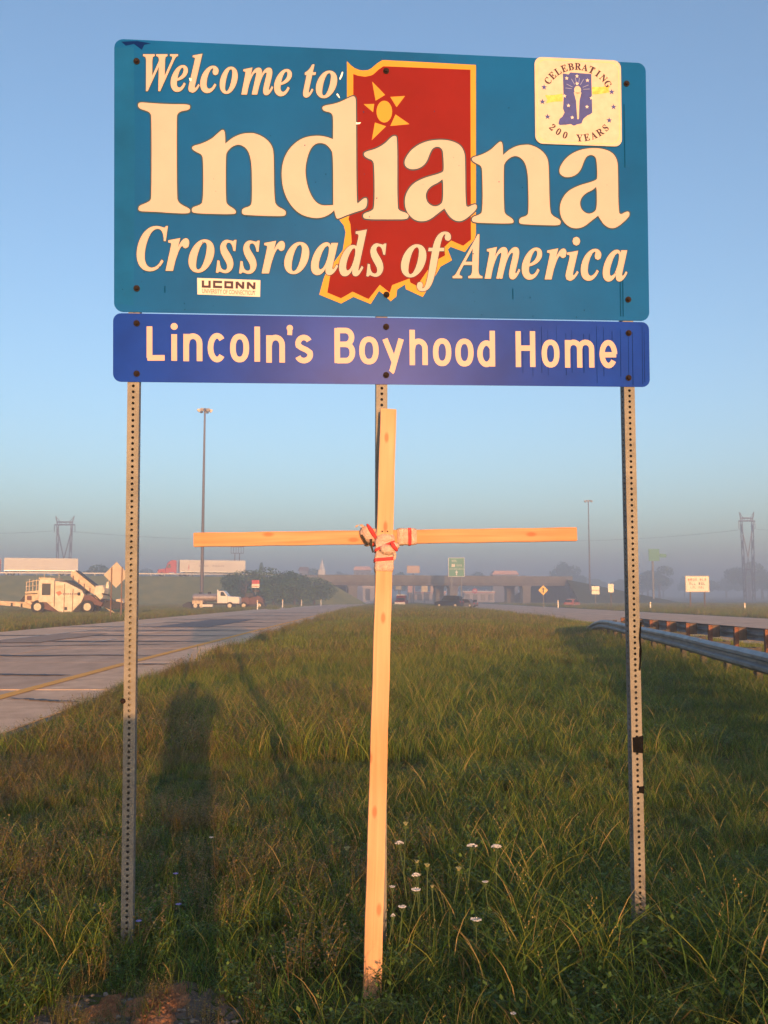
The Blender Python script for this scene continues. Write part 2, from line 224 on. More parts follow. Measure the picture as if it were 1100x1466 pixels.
 'a2': '20183,-5368 20167,-5317 20162,-5262 20166,-5204 20180,-5141 20204,-5074 20240,-5000 20289,-4918 20350,-4828 20424,-4730 20512,-4636 20615,-4547 20733,-4462 20865,-4381 21005,-4312 21152,-4255 21306,-4210 21468,-4178 21626,-4155 21780,-4142 21931,-4139 22078,-4145 22216,-4162 22345,-4188 22465,-4224 22575,-4270 22670,-4326 22749,-4391 22812,-4465 22860,-4549 22898,-4637 22925,-4731 22942,-4829 22949,-4932 22953,-5136 22955,-5441 22956,-5848 22954,-6356 22960,-6743 22974,-7011 22995,-7159 23025,-7188 23061,-7200 23106,-7197 23158,-7177 23217,-7142 23272,-7114 23322,-7094 23368,-7082 23410,-7078 23442,-7088 23465,-7111 23478,-7149 23482,-7200 23468,-7257 23435,-7318 23385,-7384 23316,-7455 23242,-7526 23163,-7596 23079,-7667 22990,-7737 22905,-7792 22823,-7834 22746,-7860 22672,-7873 22598,-7872 22525,-7860 22451,-7835 22378,-7797 22312,-7754 22254,-7704 22203,-7648 22159,-7586 22119,-7528 22083,-7473 22043,-7410 21978,-7304 21812,-7434 21712,-7512 21623,-7583 21527,-7660 21424,-7743 21321,-7811 21218,-7863 21115,-7899 21013,-7919 20914,-7927 20819,-7922 20728,-7905 20641,-7875 20557,-7832 20477,-7774 20401,-7703 20329,-7617 20270,-7526 20224,-7429 20191,-7326 20172,-7217 20162,-7109 20163,-7003 20174,-6899 20195,-6796 20230,-6692 20277,-6587 20338,-6481 20411,-6373 20500,-6274 20602,-6185 20720,-6104 20852,-6033 20988,-5968 21128,-5910 21271,-5859 21418,-5814 21545,-5774 21651,-5739 21738,-5707 21804,-5680 21858,-5653 21901,-5626 21931,-5599 21948,-5572 21960,-5507 21966,-5406 21967,-5267 21961,-5091 21954,-4942 21946,-4821 21937,-4728 21928,-4662 21907,-4605 21877,-4557 21836,-4518 21785,-4487 21732,-4469 21677,-4464 21620,-4471 21561,-4491 21508,-4520 21460,-4560 21419,-4610 21383,-4670 21347,-4743 21309,-4829 21271,-4927 21232,-5039 21184,-5139 21128,-5229 21063,-5309 20989,-5377 20908,-5434 20820,-5479 20725,-5513 20622,-5536 20529,-5545 20445,-5540 20370,-5522 20305,-5491 20252,-5455 20211,-5414|21901,-5956 21920,-6048 21928,-6141 21932,-6264 21932,-6428 21931,-6633 21921,-6801 21905,-6929 21881,-7020 21850,-7072 21808,-7118 21755,-7158 21692,-7191 21619,-7218 21545,-7228 21470,-7221 21395,-7196 21319,-7154 21256,-7104 21205,-7046 21167,-6979 21141,-6904 21126,-6829 21122,-6754 21129,-6680 21148,-6606 21175,-6537 21212,-6471 21259,-6409 21315,-6352 21376,-6300 21441,-6254 21510,-6214 21583,-6179 21652,-6143 21714,-6104 21785,-6053',
 'yellow': '10328,-545 10486,-711 10676,-851 10867,-920 11058,-944 11281,-914 11454,-816 11699,-592 11956,-419 16279,-451 16203,-8309 16147,-8524 15681,-9161 15017,-8934 14894,-9066 15080,-9556 14551,-9857 14258,-10372 13719,-11269 12949,-10929 12905,-10718 12549,-10952 12509,-11277 12244,-11493 11982,-11227 11720,-11029 11341,-11638 10557,-11330 9996,-11641 9017,-11255 9221,-10517 9311,-10291 10084,-9222 10223,-8391 10142,-8092 9942,-7834 10290,-7351',
 'red': '10611,-1124 10833,-1198 11152,-1229 11407,-1167 11536,-1097 11761,-880 11986,-709 16015,-691 15970,-8582 15607,-8873 15050,-8644 14727,-8956 14762,-9336 14455,-9510 13956,-10037 13457,-10767 13156,-10622 13119,-10434 12324,-10753 12209,-11095 11760,-10749 11245,-11414 10521,-11090 9997,-11401 9381,-11151 9534,-10286 10307,-9292 10497,-8835 10442,-8008 10353,-7785 10577,-7024',
 'sun': '12376,-2790 12366,-2902 12338,-3010 12295,-3107 12238,-3188 12169,-3251 12093,-3291 12013,-3307 11934,-3297 11858,-3263 11791,-3206 11735,-3128 11693,-3035 11667,-2930 11659,-2818 11668,-2706 11696,-2599 11739,-2502 11796,-2420 11864,-2357 11940,-2317 12020,-2301 12100,-2311 12175,-2345 12243,-2402 12299,-2479 12342,-2573 12367,-2678|11470,-1441 12060,-2029 11624,-2317|12297,-2116 12972,-2043 12582,-2575|12529,-2913 13174,-3339 12288,-3457|11080,-2500 11559,-2468 11505,-2857|11585,-3323 12095,-3477 11433,-4145',
}
# italic and roman serif glyph outlines in a unit box (thousandths)
GLYPH = {
 'W': '85,0 89,803 89,841 85,874 79,901 70,922 58,938 42,950 23,957 0,960 0,999 316,999 316,961 297,957 282,950 270,940 262,926 248,825 245,371 460,817 461,868 443,941 380,963 380,999 691,999 691,964 637,940 620,867 616,719 609,376 836,854 848,886 851,912 848,935 836,951 816,961 789,964 783,964 783,999 999,999 999,964 979,960 961,951 945,940 932,925 878,832 480,0 444,0 458,707 118,0',
 'e': '377,0 296,6 223,22 159,50 103,88 58,137 26,195 6,261 0,337 4,394 16,451 35,508 63,566 97,624 137,678 181,731 231,781 285,828 341,870 400,907 462,939 525,965 589,984 653,995 717,999 780,996 835,986 883,969 924,946 957,918 980,885 994,847 999,805 989,744 958,685 906,628 835,573 742,522 630,481 497,446 344,419 328,305 331,269 340,237 355,209 376,185 402,166 434,152 470,144 510,141 581,153 652,188 722,246 792,329 864,291 764,163 649,73 520,18|364,488 423,501 479,518 531,540 580,565 625,594 665,625 700,658 730,694 754,731 771,768 781,805 784,843 760,907 699,929 656,922 613,901 569,866 523,818 478,755 436,678 398,589',
 'l': '258,0 68,27 38,41 17,59 4,79 0,102 12,148 42,196 453,793 501,883 492,900 465,912 419,920 355,922 324,922 321,957 999,999 463,199 441,163 428,132 484,105 532,111 589,130 655,161 731,205 800,184 730,140 662,102 597,70 534,45 471,25 404,11 333,3',
 'c': '384,0 298,6 222,22 157,50 101,88 57,137 25,194 6,260 0,335 6,412 24,488 54,564 96,640 149,713 212,780 284,841 366,896 452,941 536,973 621,993 706,999 770,995 827,985 876,967 920,942 954,913 979,881 994,846 999,810 955,704 838,666 735,696 696,774 719,837 744,890 683,934 559,876 440,726 350,532 316,339 319,292 328,252 344,217 366,188 393,166 424,150 459,140 498,137 573,149 650,185 726,246 802,330 870,291 762,163 645,73 519,18',
 'o': '360,0 285,6 217,23 155,51 101,92 57,141 25,199 6,264 0,337 3,395 13,453 30,510 54,569 83,626 116,681 154,733 197,783 243,830 292,871 344,908 399,940 455,966 511,984 569,995 628,999 711,993 784,977 847,949 901,910 944,861 974,804 993,738 999,664 996,608 986,551 970,495 947,437 920,380 887,325 850,272 807,221 761,174 712,132 659,94 604,61 545,34 486,15 424,4|385,71 487,124 581,261 659,442 711,628 730,782 723,847 702,894 666,922 616,932 513,881 418,747 340,567 288,378 269,213 276,151 298,107 334,80',
 'm': '787,0 748,10 719,39 703,88 697,156 712,292 755,509 800,724 813,802 787,847 758,837 728,809 696,762 663,697 630,611 596,503 561,373 526,220 487,25 333,25 469,724 479,802 454,847 382,792 362,761 342,722 322,676 301,623 280,564 260,501 241,435 223,363 205,286 189,204 174,117 160,25 0,25 113,688 128,780 132,824 128,850 118,868 101,879 77,883 64,883 62,936 330,999 260,633 297,721 333,797 368,860 401,910 435,949 469,977 503,993 539,999 583,989 614,960 633,911 639,843 625,707 656,777 688,838 718,888 748,928 778,959 808,981 840,995 871,999 916,989 947,960 966,911 972,843 970,792 962,729 949,652 931,561 866,264 861,234 858,207 880,163 918,201 941,246 970,311 999,279 971,214 944,157 918,109 893,70 868,39 842,17 815,4',
 't': '226,0 127,7 56,30 14,67 0,119 5,152 23,195 299,694 140,694 140,751 309,790 466,844 609,914 740,999 876,999 736,760 999,760 962,694 700,694 455,276 422,211 409,162 458,124 502,132 559,157 628,198 710,256 786,231 717,177 648,131 580,91 512,58 445,33 374,15 301,4',
 'C': '424,0 360,3 301,11 246,25 196,45 152,70 113,100 79,135 51,174 29,218 13,265 3,316 0,371 2,423 10,475 22,525 38,576 60,626 85,674 114,720 147,765 184,806 223,845 266,879 312,910 385,949 462,977 539,993 620,999 673,997 728,991 787,982 849,968 877,963 900,959 957,999 999,999 932,673 886,676 883,739 872,794 855,841 831,880 800,910 763,932 721,945 672,949 618,944 566,929 516,904 469,869 424,823 382,768 343,703 307,628 277,548 255,472 242,397 238,324 242,267 255,217 276,173 305,135 342,105 384,84 433,71 487,66 576,78 660,111 738,168 810,246 853,215 765,121 664,54 550,13',
 'r': '0,0 206,680 233,775 241,819 234,846 216,865 184,876 140,880 118,880 113,934 603,999 469,608 579,784 677,904 771,974 864,999 923,990 965,963 991,917 999,854 961,743 857,702 821,706 788,718 758,738 731,767 709,778 670,764 625,724 573,657 515,563 398,315 292,0',
 's': '453,0 401,3 343,11 278,25 206,44 154,53 69,8 0,17 69,371 146,361 171,235 225,145 306,92 416,74 481,81 527,104 556,142 565,194 543,271 468,363 365,464 247,611 206,744 213,797 231,846 262,889 306,927 358,959 416,981 480,995 549,999 800,963 827,958 851,955 930,993 999,993 941,672 872,679 835,790 781,870 710,918 621,934 516,903 476,830 483,794 502,754 535,711 581,663 668,580 745,498 816,393 843,287 840,248 830,210 815,175 793,141 765,110 733,83 696,59 654,38 608,21 559,9 507,2',
 'a': '226,0 178,4 134,18 96,40 62,71 35,109 16,153 4,202 0,257 3,314 11,371 24,430 43,489 67,548 94,606 125,662 159,716 197,768 236,814 278,856 323,893 390,940 455,973 517,992 577,999 635,990 680,964 712,921 731,860 765,978 991,978 816,367 786,258 775,202 807,154 837,163 871,191 910,237 953,302 999,272 919,153 838,68 757,17 676,0 619,8 578,34 554,76 545,135 551,191 567,264 527,201 489,148 449,102 408,65 366,37 322,16 275,4|350,156 447,202 537,325 612,489 663,660 680,805 675,850 660,882 634,902 598,908 500,854 402,714 319,526 277,389 264,281 269,226 285,187 312,164',
 'd': '197,0 153,3 115,12 81,28 53,49 29,76 13,109 3,147 0,190 2,224 8,258 18,292 33,328 51,363 72,398 96,433 124,467 154,500 187,530 222,559 261,586 321,620 381,645 441,659 500,664 537,662 573,656 606,646 637,632 706,813 718,851 721,877 696,912 614,921 614,958 799,975 999,999 705,192 689,146 684,119 706,105 755,129 828,205 871,182 832,140 795,103 761,72 729,46 697,26 664,12 631,3 596,0 545,6 510,23 489,52 482,92 500,178 465,136 430,100 394,69 358,44 321,25 282,11 241,3|311,106 398,140 478,227 544,340 589,452 605,538 601,570 588,592 567,605 537,610 460,580 378,501 304,396 250,283 229,184 251,127',
 'f': '145,0 114,2 87,6 62,14 40,25 23,39 10,54 3,71 0,89 23,133 84,150 139,136 160,99 147,68 134,53 162,36 224,60 271,121 318,233 370,399 454,679 340,679 353,724 469,724 498,789 531,845 570,892 614,931 663,961 714,982 769,995 826,999 865,998 899,993 929,986 954,975 973,963 988,948 996,931 999,913 994,887 977,868 951,857 913,854 856,869 832,905 845,933 859,953 832,965 808,961 785,951 764,933 743,909 723,875 702,833 681,783 661,724 801,724 791,679 651,679 565,413 542,346 518,285 493,230 466,181 437,138 405,101 371,70 334,45 294,25 249,11 199,3',
 'A': '0,0 0,36 32,41 63,53 92,74 121,103 856,999 897,999 863,192 863,172 872,114 897,72 940,46 999,36 999,0 538,0 538,36 574,42 603,51 625,65 641,84 652,106 660,130 665,158 668,188 670,304 361,304 256,175 221,122 209,87 215,68 233,54 263,43 305,36 305,0|409,364 674,364 690,709',
 'i': '746,810 566,837 494,904 566,972 746,999 924,972 999,904 924,837|276,0 72,28 0,105 19,154 54,204 249,468 285,522 299,559 289,576 260,589 210,596 141,599 107,599 103,635 503,655 850,678 504,200 475,135 535,108 586,114 648,133 720,165 803,210 880,189 733,107 583,47 431,12',
 '^C': '546,0 445,7 350,28 264,64 187,112 123,172 70,242 31,321 8,408 0,501 8,594 32,680 71,759 124,828 190,887 267,935 355,970 450,992 552,999 629,993 715,975 809,945 857,936 892,943 917,964 932,999 973,999 973,669 933,669 893,750 843,819 783,876 716,919 644,944 567,953 407,902 311,750 279,498 314,261 421,119 597,72 661,77 724,92 787,116 847,150 903,193 954,245 999,209 876,93 725,23',
 '^E': '0,0 0,37 51,40 90,49 116,65 133,89 144,125 147,171 147,809 144,865 133,907 115,934 89,949 52,959 5,962 5,999 925,999 925,701 888,701 867,783 833,847 783,891 717,921 630,939 522,945 447,939 414,914 406,852 406,539 431,539 497,545 549,561 589,590 619,631 642,687 658,757 697,757 697,260 656,260 649,314 638,361 622,398 601,428 576,452 544,468 507,479 463,486 412,488 406,488 406,148 428,77 519,60 594,63 660,71 719,85 770,104 816,131 857,165 893,206 925,256 954,314 999,314 933,0',
 '^L': '0,0 0,38 50,43 89,54 114,69 131,94 140,130 144,177 144,831 140,875 130,909 113,932 88,948 50,958 2,962 2,999 568,999 568,962 468,952 419,914 405,831 405,181 413,103 448,69 529,60 603,63 669,72 726,87 776,109 820,138 860,175 894,220 926,275 955,339 999,339 937,0',
 '^B': '2,0 2,38 52,43 91,54 117,71 133,96 143,132 147,180 147,809 133,905 88,950 0,962 0,999 507,999 750,973 895,897 944,769 914,663 823,587 672,542 854,490 963,406 999,289 986,204 947,133 882,76 793,34 682,8 551,0|413,552 428,552 507,557 570,572 614,597 644,635 662,688 667,757 663,818 650,867 629,905 597,931 553,947 499,952 428,932 413,858|511,53 576,59 627,77 663,108 688,151 702,209 707,282 701,355 681,414 648,456 600,484 534,501 452,506 413,506 413,143 434,73',
 '^R': '0,0 0,38 45,43 78,54 101,69 116,94 124,130 127,177 127,831 124,873 115,906 100,930 78,946 45,957 2,962 2,999 434,999 565,992 673,970 756,934 816,883 851,816 863,734 839,625 766,544 644,491 895,111 939,56 995,38 999,38 999,0 694,0 400,466 358,466 358,177 361,130 370,94 384,69 407,54 442,43 487,38 487,0|358,512 405,512 473,518 527,536 568,566 596,609 613,666 619,737 600,853 543,923 449,946 375,927 358,846',
 '^A': '0,0 0,39 71,65 128,160 475,999 514,997 868,186 928,74 947,54 971,43 999,39 999,0 525,0 525,39 592,45 632,65 645,98 622,174 577,284 248,284 193,151 187,126 184,104 196,68 232,46 293,39 302,39 302,0|270,344 553,344 410,683',
 '^T': '203,0 203,38 258,42 299,51 329,68 348,93 359,129 363,177 363,950 346,950 264,943 194,921 136,885 92,835 62,772 46,697 0,697 0,999 999,999 999,695 957,695 910,837 805,922 644,950 631,950 631,177 635,128 646,91 664,66 693,51 735,42 792,38 792,0',
 '^I': '0,0 0,38 67,43 124,50 170,59 205,71 232,86 251,107 262,133 266,165 266,849 263,880 253,905 237,924 214,938 181,947 135,955 74,960 0,962 0,999 993,999 993,962 923,960 864,955 818,947 784,938 759,924 741,905 731,880 727,849 727,170 748,97 827,58 999,38 999,0',
 '^N': '833,0 192,773 192,192 195,146 204,112 218,89 241,75 275,65 322,61 322,23 0,23 0,61 78,73 115,112 125,192 125,855 39,952 0,963 0,999 300,999 807,385 807,832 797,910 759,948 677,963 677,999 999,999 999,963 954,959 921,949 899,934 885,910 877,876 874,831 874,0',
 '^G': '508,0 411,7 321,28 241,62 170,109 111,168 63,237 28,317 7,406 0,502 7,596 28,682 63,760 111,829 168,888 237,935 313,971 396,992 486,999 560,993 640,976 722,947 760,937 799,952 827,999 866,999 866,667 829,667 806,722 780,772 749,817 715,856 677,889 637,916 595,936 551,948 506,953 364,902 279,751 250,500 258,364 282,252 323,163 377,99 444,61 523,48 572,52 609,62 635,78 652,102 662,133 665,171 665,290 662,329 653,359 637,379 612,392 574,401 523,404 523,438 999,438 999,404 958,401 927,393 907,380 894,360 886,330 884,291 884,82 760,36 634,9',
 '^Y': '254,0 254,38 300,43 334,54 357,69 372,94 381,130 384,177 384,392 132,849 106,892 83,923 61,941 31,955 0,961 0,999 487,999 487,961 461,961 398,948 374,914 392,859 578,496 765,803 799,894 786,931 749,953 687,961 680,961 680,999 999,999 999,961 932,931 874,859 621,447 621,177 624,130 633,94 647,69 671,54 706,43 753,38 753,0',
 '^S': '0,0 0,353 62,353 101,260 153,184 217,127 293,86 383,62 486,53 560,58 623,73 675,98 713,130 736,167 744,210 725,268 669,317 574,358 378,422 266,464 175,506 107,551 59,600 31,656 21,717 27,772 46,821 77,866 118,905 168,937 228,964 295,983 369,995 448,999 588,989 755,961 785,956 810,954 842,959 864,974 876,999 935,999 935,690 882,690 859,741 828,787 791,828 748,865 700,896 648,921 592,939 535,950 478,954 410,950 353,937 306,916 270,888 249,856 242,819 248,784 267,754 297,727 340,703 394,680 461,657 664,593 744,567 811,539 866,510 910,481 945,450 969,417 999,301 992,244 970,191 934,144 885,102 824,67 751,39 667,18 573,5 471,1 365,6 261,24 175,42 132,48 83,37 57,0',
 '^2': '0,0 0,142 310,351 389,407 456,458 507,503 549,547 581,589 604,630 619,672 628,716 631,763 626,811 611,849 587,878 554,899 514,911 469,915 405,908 355,888 319,855 295,808 281,749 276,676 202,679 137,690 83,707 41,733 17,768 8,813 14,845 31,876 60,905 99,932 151,955 213,973 287,988 372,996 469,999 611,992 730,972 824,938 892,892 933,836 947,770 920,676 834,576 668,452 408,283 199,152 685,152 796,177 859,247 876,290 999,290 989,0',
 '^0': '500,0 386,7 287,28 206,63 139,110 87,169 48,238 21,318 5,406 0,502 5,598 21,686 48,765 87,834 139,891 206,938 288,972 387,992 502,999 613,992 708,972 788,938 854,891 908,833 948,764 976,685 993,597 999,500 993,405 976,317 948,238 908,168 854,110 787,63 706,28 611,7|500,88 567,101 617,137 649,198 668,280 680,381 683,500 680,621 668,721 649,803 617,863 568,899 502,911 436,899 385,863 352,803 332,721 320,621 316,500 320,381 332,280 352,198 385,137 435,101',
}
ASPECT = {'^C': 0.88, '^E': 0.91, '^L': 0.90, '^B': 0.89, '^R': 1.02, '^A': 0.97, '^T': 0.88, '^I': 0.51, '^N': 0.99, '^G': 0.99, '^Y': 0.99, '^S': 0.66, '^2': 0.66, '^0': 0.67}
ITALIC = [
 ('W', [(0.127, -0.2299), (0.2766, -0.2236), (0.2767, -0.0598), (0.127, -0.0667)]),
 ('e', [(0.2473, -0.2284), (0.3198, -0.2253), (0.3199, -0.1069), (0.2473, -0.1101)]),
 ('l', [(0.325, -0.2287), (0.383, -0.2262), (0.3833, -0.0531), (0.3252, -0.0558)]),
 ('c', [(0.3769, -0.2283), (0.4551, -0.225), (0.4554, -0.1035), (0.3771, -0.107)]),
 ('o', [(0.463, -0.2283), (0.5397, -0.2251), (0.54, -0.1042), (0.4632, -0.1076)]),
 ('m', [(0.5589, -0.2305), (0.6976, -0.2248), (0.6981, -0.1016), (0.5593, -0.1078)]),
 ('e', [(0.7047, -0.229), (0.7815, -0.2258), (0.7819, -0.1042), (0.7051, -0.1076)]),
 ('t', [(0.8346, -0.2299), (0.8896, -0.2276), (0.8903, -0.0786), (0.8352, -0.0811)]),
 ('o', [(0.8923, -0.2302), (0.9858, -0.2263), (0.9865, -0.1024), (0.8928, -0.1065)]),
 ('C', [(0.0995, -1.0363), (0.2317, -1.0334), (0.2318, -0.8338), (0.0994, -0.8374)]),
 ('r', [(0.225, -1.0315), (0.3247, -1.0293), (0.3249, -0.886), (0.2251, -0.8886)]),
 ('o', [(0.3247, -1.0375), (0.4349, -1.035), (0.4352, -0.8886), (0.3249, -0.8914)]),
 ('s', [(0.445, -1.0369), (0.5322, -1.035), (0.5326, -0.8875), (0.4452, -0.8897)]),
 ('s', [(0.547, -1.0381), (0.6348, -1.0361), (0.6352, -0.8883), (0.5474, -0.8906)]),
 ('r', [(0.6469, -1.0338), (0.7473, -1.0316), (0.7479, -0.8875), (0.6474, -0.8901)]),
 ('o', [(0.7472, -1.0351), (0.8559, -1.0327), (0.8565, -0.8894), (0.7478, -0.8922)]),
 ('a', [(0.8665, -1.0368), (0.9858, -1.0342), (0.9866, -0.8876), (0.8672, -0.8906)]),
 ('d', [(0.993, -1.0391), (1.1152, -1.0365), (1.1165, -0.8263), (0.9941, -0.8295)]),
 ('s', [(1.1166, -1.0386), (1.204, -1.0367), (1.205, -0.8872), (1.1175, -0.8894)]),
 ('o', [(1.2743, -1.0381), (1.3872, -1.0357), (1.3884, -0.8869), (1.2754, -0.8898)]),
 ('f', [(1.3466, -1.1006), (1.5001, -1.0975), (1.5025, -0.8255), (1.3487, -0.8296)]),
 ('A', [(1.5115, -1.037), (1.6468, -1.0341), (1.6488, -0.8335), (1.5133, -0.8371)]),
 ('m', [(1.6604, -1.0393), (1.8232, -1.0359), (1.8248, -0.8887), (1.6618, -0.8927)]),
 ('e', [(1.8336, -1.0372), (1.9265, -1.0353), (1.9282, -0.8885), (1.8352, -0.8908)]),
 ('r', [(1.9419, -1.0333), (2.0417, -1.0312), (2.0434, -0.8896), (1.9435, -0.8921)]),
 ('i', [(2.04, -1.0376), (2.1068, -1.0362), (2.1094, -0.8335), (2.0425, -0.8352)]),
 ('c', [(2.1125, -1.0361), (2.2074, -1.0341), (2.2093, -0.8872), (2.1144, -0.8895)]),
 ('a', [(2.2172, -1.0371), (2.3323, -1.0347), (2.3344, -0.8881), (2.2191, -0.8909)]),
]
GOTHIC = [
 ('L', [(0.1402, -1.4341), (0.2234, -1.4331), (0.2234, -1.2667), (0.1402, -1.268)]),
 ('i', [(0.2473, -1.434), (0.2734, -1.4337), (0.2735, -1.3109), (0.2474, -1.3113)]),
 ('n', [(0.2996, -1.4349), (0.384, -1.4339), (0.3842, -1.3077), (0.2997, -1.309)]),
 ('c', [(0.4057, -1.4383), (0.4841, -1.4373), (0.4843, -1.3046), (0.4059, -1.3058)]),
 ('o', [(0.504, -1.4371), (0.5893, -1.436), (0.5896, -1.3061), (0.5043, -1.3074)]),
 ('l', [(0.6112, -1.4342), (0.6381, -1.4339), (0.6386, -1.2724), (0.6117, -1.2728)]),
 ('n', [(0.6637, -1.4367), (0.7481, -1.4357), (0.7486, -1.3084), (0.6642, -1.3097)]),
 ('q', [(0.7545, -1.3209), (0.7844, -1.3204), (0.7846, -1.2669), (0.7547, -1.2674)]),
 ('s', [(0.7901, -1.4383), (0.8734, -1.4373), (0.874, -1.3065), (0.7906, -1.3077)]),
 ('B', [(0.9684, -1.4361), (1.0629, -1.435), (1.0638, -1.2719), (0.9693, -1.2734)]),
 ('o', [(1.0799, -1.4395), (1.1694, -1.4385), (1.1703, -1.3099), (1.0806, -1.3112)]),
 ('y', [(1.1844, -1.4732), (1.2846, -1.4721), (1.2858, -1.3145), (1.1855, -1.316)]),
 ('h', [(1.3088, -1.44), (1.3936, -1.439), (1.3949, -1.2745), (1.31, -1.2759)]),
 ('o', [(1.416, -1.4435), (1.5019, -1.4425), (1.503, -1.3129), (1.4171, -1.3142)]),
 ('o', [(1.5189, -1.4439), (1.6049, -1.4429), (1.6061, -1.3129), (1.5201, -1.3142)]),
 ('d', [(1.6205, -1.4427), (1.7049, -1.4417), (1.7066, -1.2744), (1.622, -1.2758)]),
 ('H', [(1.7997, -1.4438), (1.8931, -1.4427), (1.895, -1.2734), (1.8015, -1.2749)]),
 ('o', [(1.9213, -1.444), (2.0069, -1.443), (2.0085, -1.3118), (1.9228, -1.3131)]),
 ('m', [(2.0314, -1.4427), (2.1719, -1.4411), (2.1737, -1.3094), (2.033, -1.3115)]),
 ('e', [(2.1955, -1.444), (2.2816, -1.4431), (2.2834, -1.3094), (2.1973, -1.3107)]),
]
PLAQUE_CORNERS = [(1.9018, -0.4064), (2.3149, -0.4014), (2.3155, 0.0038), (1.9028, 0.0017)]
STICKER_CORNERS = [(0.3617, -1.1353), (0.6376, -1.1409), (0.6395, -1.0657), (0.3608, -1.0614)]
BOLTS = [(0.0974, -0.0981), (0.0979, -1.1137), (0.0979, -1.2687), (0.098, -1.4915), (1.2113, -0.0929), (1.2059, -1.1199), (1.2033, -1.2664), (1.2018, -1.4857), (2.343, -0.1026), (2.337, -1.1206), (2.3365, -1.2776), (2.3335, -1.4865)]
CHIPS = [[(0.9974, -0.1377), (1.0039, -0.1214), (1.0103, -0.105), (1.015, -0.108), (1.0102, -0.1275), (1.0006, -0.144)], [(0.9875, -0.2055), (0.9939, -0.2117), (1.0001, -0.2275), (0.9938, -0.2245), (0.9843, -0.2121)], [(1.0709, -0.3338), (1.0789, -0.3367), (1.0948, -0.3344), (1.0884, -0.3427), (1.0724, -0.3449)], [(0.3265, -0.1636), (0.3387, -0.1663), (0.3357, -0.179), (0.3295, -0.1761)]]# ------------------------------------------------------------------ ground
def ground_mat():
    m = bpy.data.materials.new('ground_soil'); m.use_nodes = True; N = m.node_tree.nodes; L = m.node_tree.links; b = N['Principled BSDF']
    b.inputs['Roughness'].default_value = 0.95; b.inputs['Specular IOR Level'].default_value = 0.1
    tc = N.new('ShaderNodeTexCoord')
    n1 = N.new('ShaderNodeTexNoise'); n1.inputs['Scale'].default_value = 0.11; n1.inputs['Detail'].default_value = 8; n1.inputs['Roughness'].default_value = 0.7
    n2 = N.new('ShaderNodeTexNoise'); n2.inputs['Scale'].default_value = 9; n2.inputs['Detail'].default_value = 6
    mp = N.new('ShaderNodeMapping'); mp.inputs['Scale'].default_value = (1, 0.35, 1)
    L.new(tc.outputs['Object'], mp.inputs[0]); L.new(mp.outputs[0], n1.inputs['Vector']); L.new(tc.outputs['Object'], n2.inputs['Vector'])
    r1 = N.new('ShaderNodeValToRGB'); e = r1.color_ramp.elements
    e[0].position = 0.3; e[0].color = (0.045, 0.065, 0.018, 1); e[1].position = 0.7; e[1].color = (0.15, 0.13, 0.045, 1)
    x = e.new(0.5); x.color = (0.085, 0.095, 0.03, 1)
    r2 = N.new('ShaderNodeValToRGB'); r2.color_ramp.elements[0].position = 0.3; r2.color_ramp.elements[0].color = (0.45, 0.4, 0.35, 1); r2.color_ramp.elements[1].position = 0.7; r2.color_ramp.elements[1].color = (1.2, 1.15, 1.0, 1)
    L.new(n1.outputs[0], r1.inputs[0]); L.new(n2.outputs[0], r2.inputs[0])
    mx = N.new('ShaderNodeMix'); mx.data_type = 'RGBA'; mx.blend_type = 'MULTIPLY'; mx.inputs['Factor'].default_value = 1
    L.new(r1.outputs[0], mx.inputs[6]); L.new(r2.outputs[0], mx.inputs[7]); L.new(mx.outputs[2], b.inputs['Base Color'])
    bp = N.new('ShaderNodeBump'); bp.inputs['Strength'].default_value = 0.7; bp.inputs['Distance'].default_value = 0.05
    L.new(n2.outputs[0], bp.inputs['Height']); L.new(bp.outputs[0], b.inputs['Normal'])
    return m
def axis_steps(parts):
    r = []
    for a, b, n in parts: r += list(np.linspace(a, b, n, endpoint=False))
    return np.array(r + [parts[-1][1]])
xs = axis_steps([(-1900, -120, 12), (-120, -20, 20), (-20, -6, 10), (-6, 14, 70), (14, 40, 14), (40, 160, 20), (160, 1900, 12)])
ys = axis_steps([(-55, -4, 10), (-4, 30, 100), (30, 100, 60), (100, 420, 60), (420, 2000, 14)])
X, Y = np.meshgrid(xs, ys); Z = gz(X, Y)
nx, ny = len(xs), len(ys)
me = bpy.data.meshes.new('ground')
fs = [(j * nx + i, j * nx + i + 1, (j + 1) * nx + i + 1, (j + 1) * nx + i) for j in range(ny - 1) for i in range(nx - 1)]
me.from_pydata(np.stack([X, Y, Z], -1).reshape(-1, 3).tolist(), [], fs); me.polygons.foreach_set('use_smooth', [True] * len(me.polygons))
me.materials.append(ground_mat()); ground = bpy.data.objects.new('ground', me); COL.objects.link(ground); ground['kind'] = 'structure'

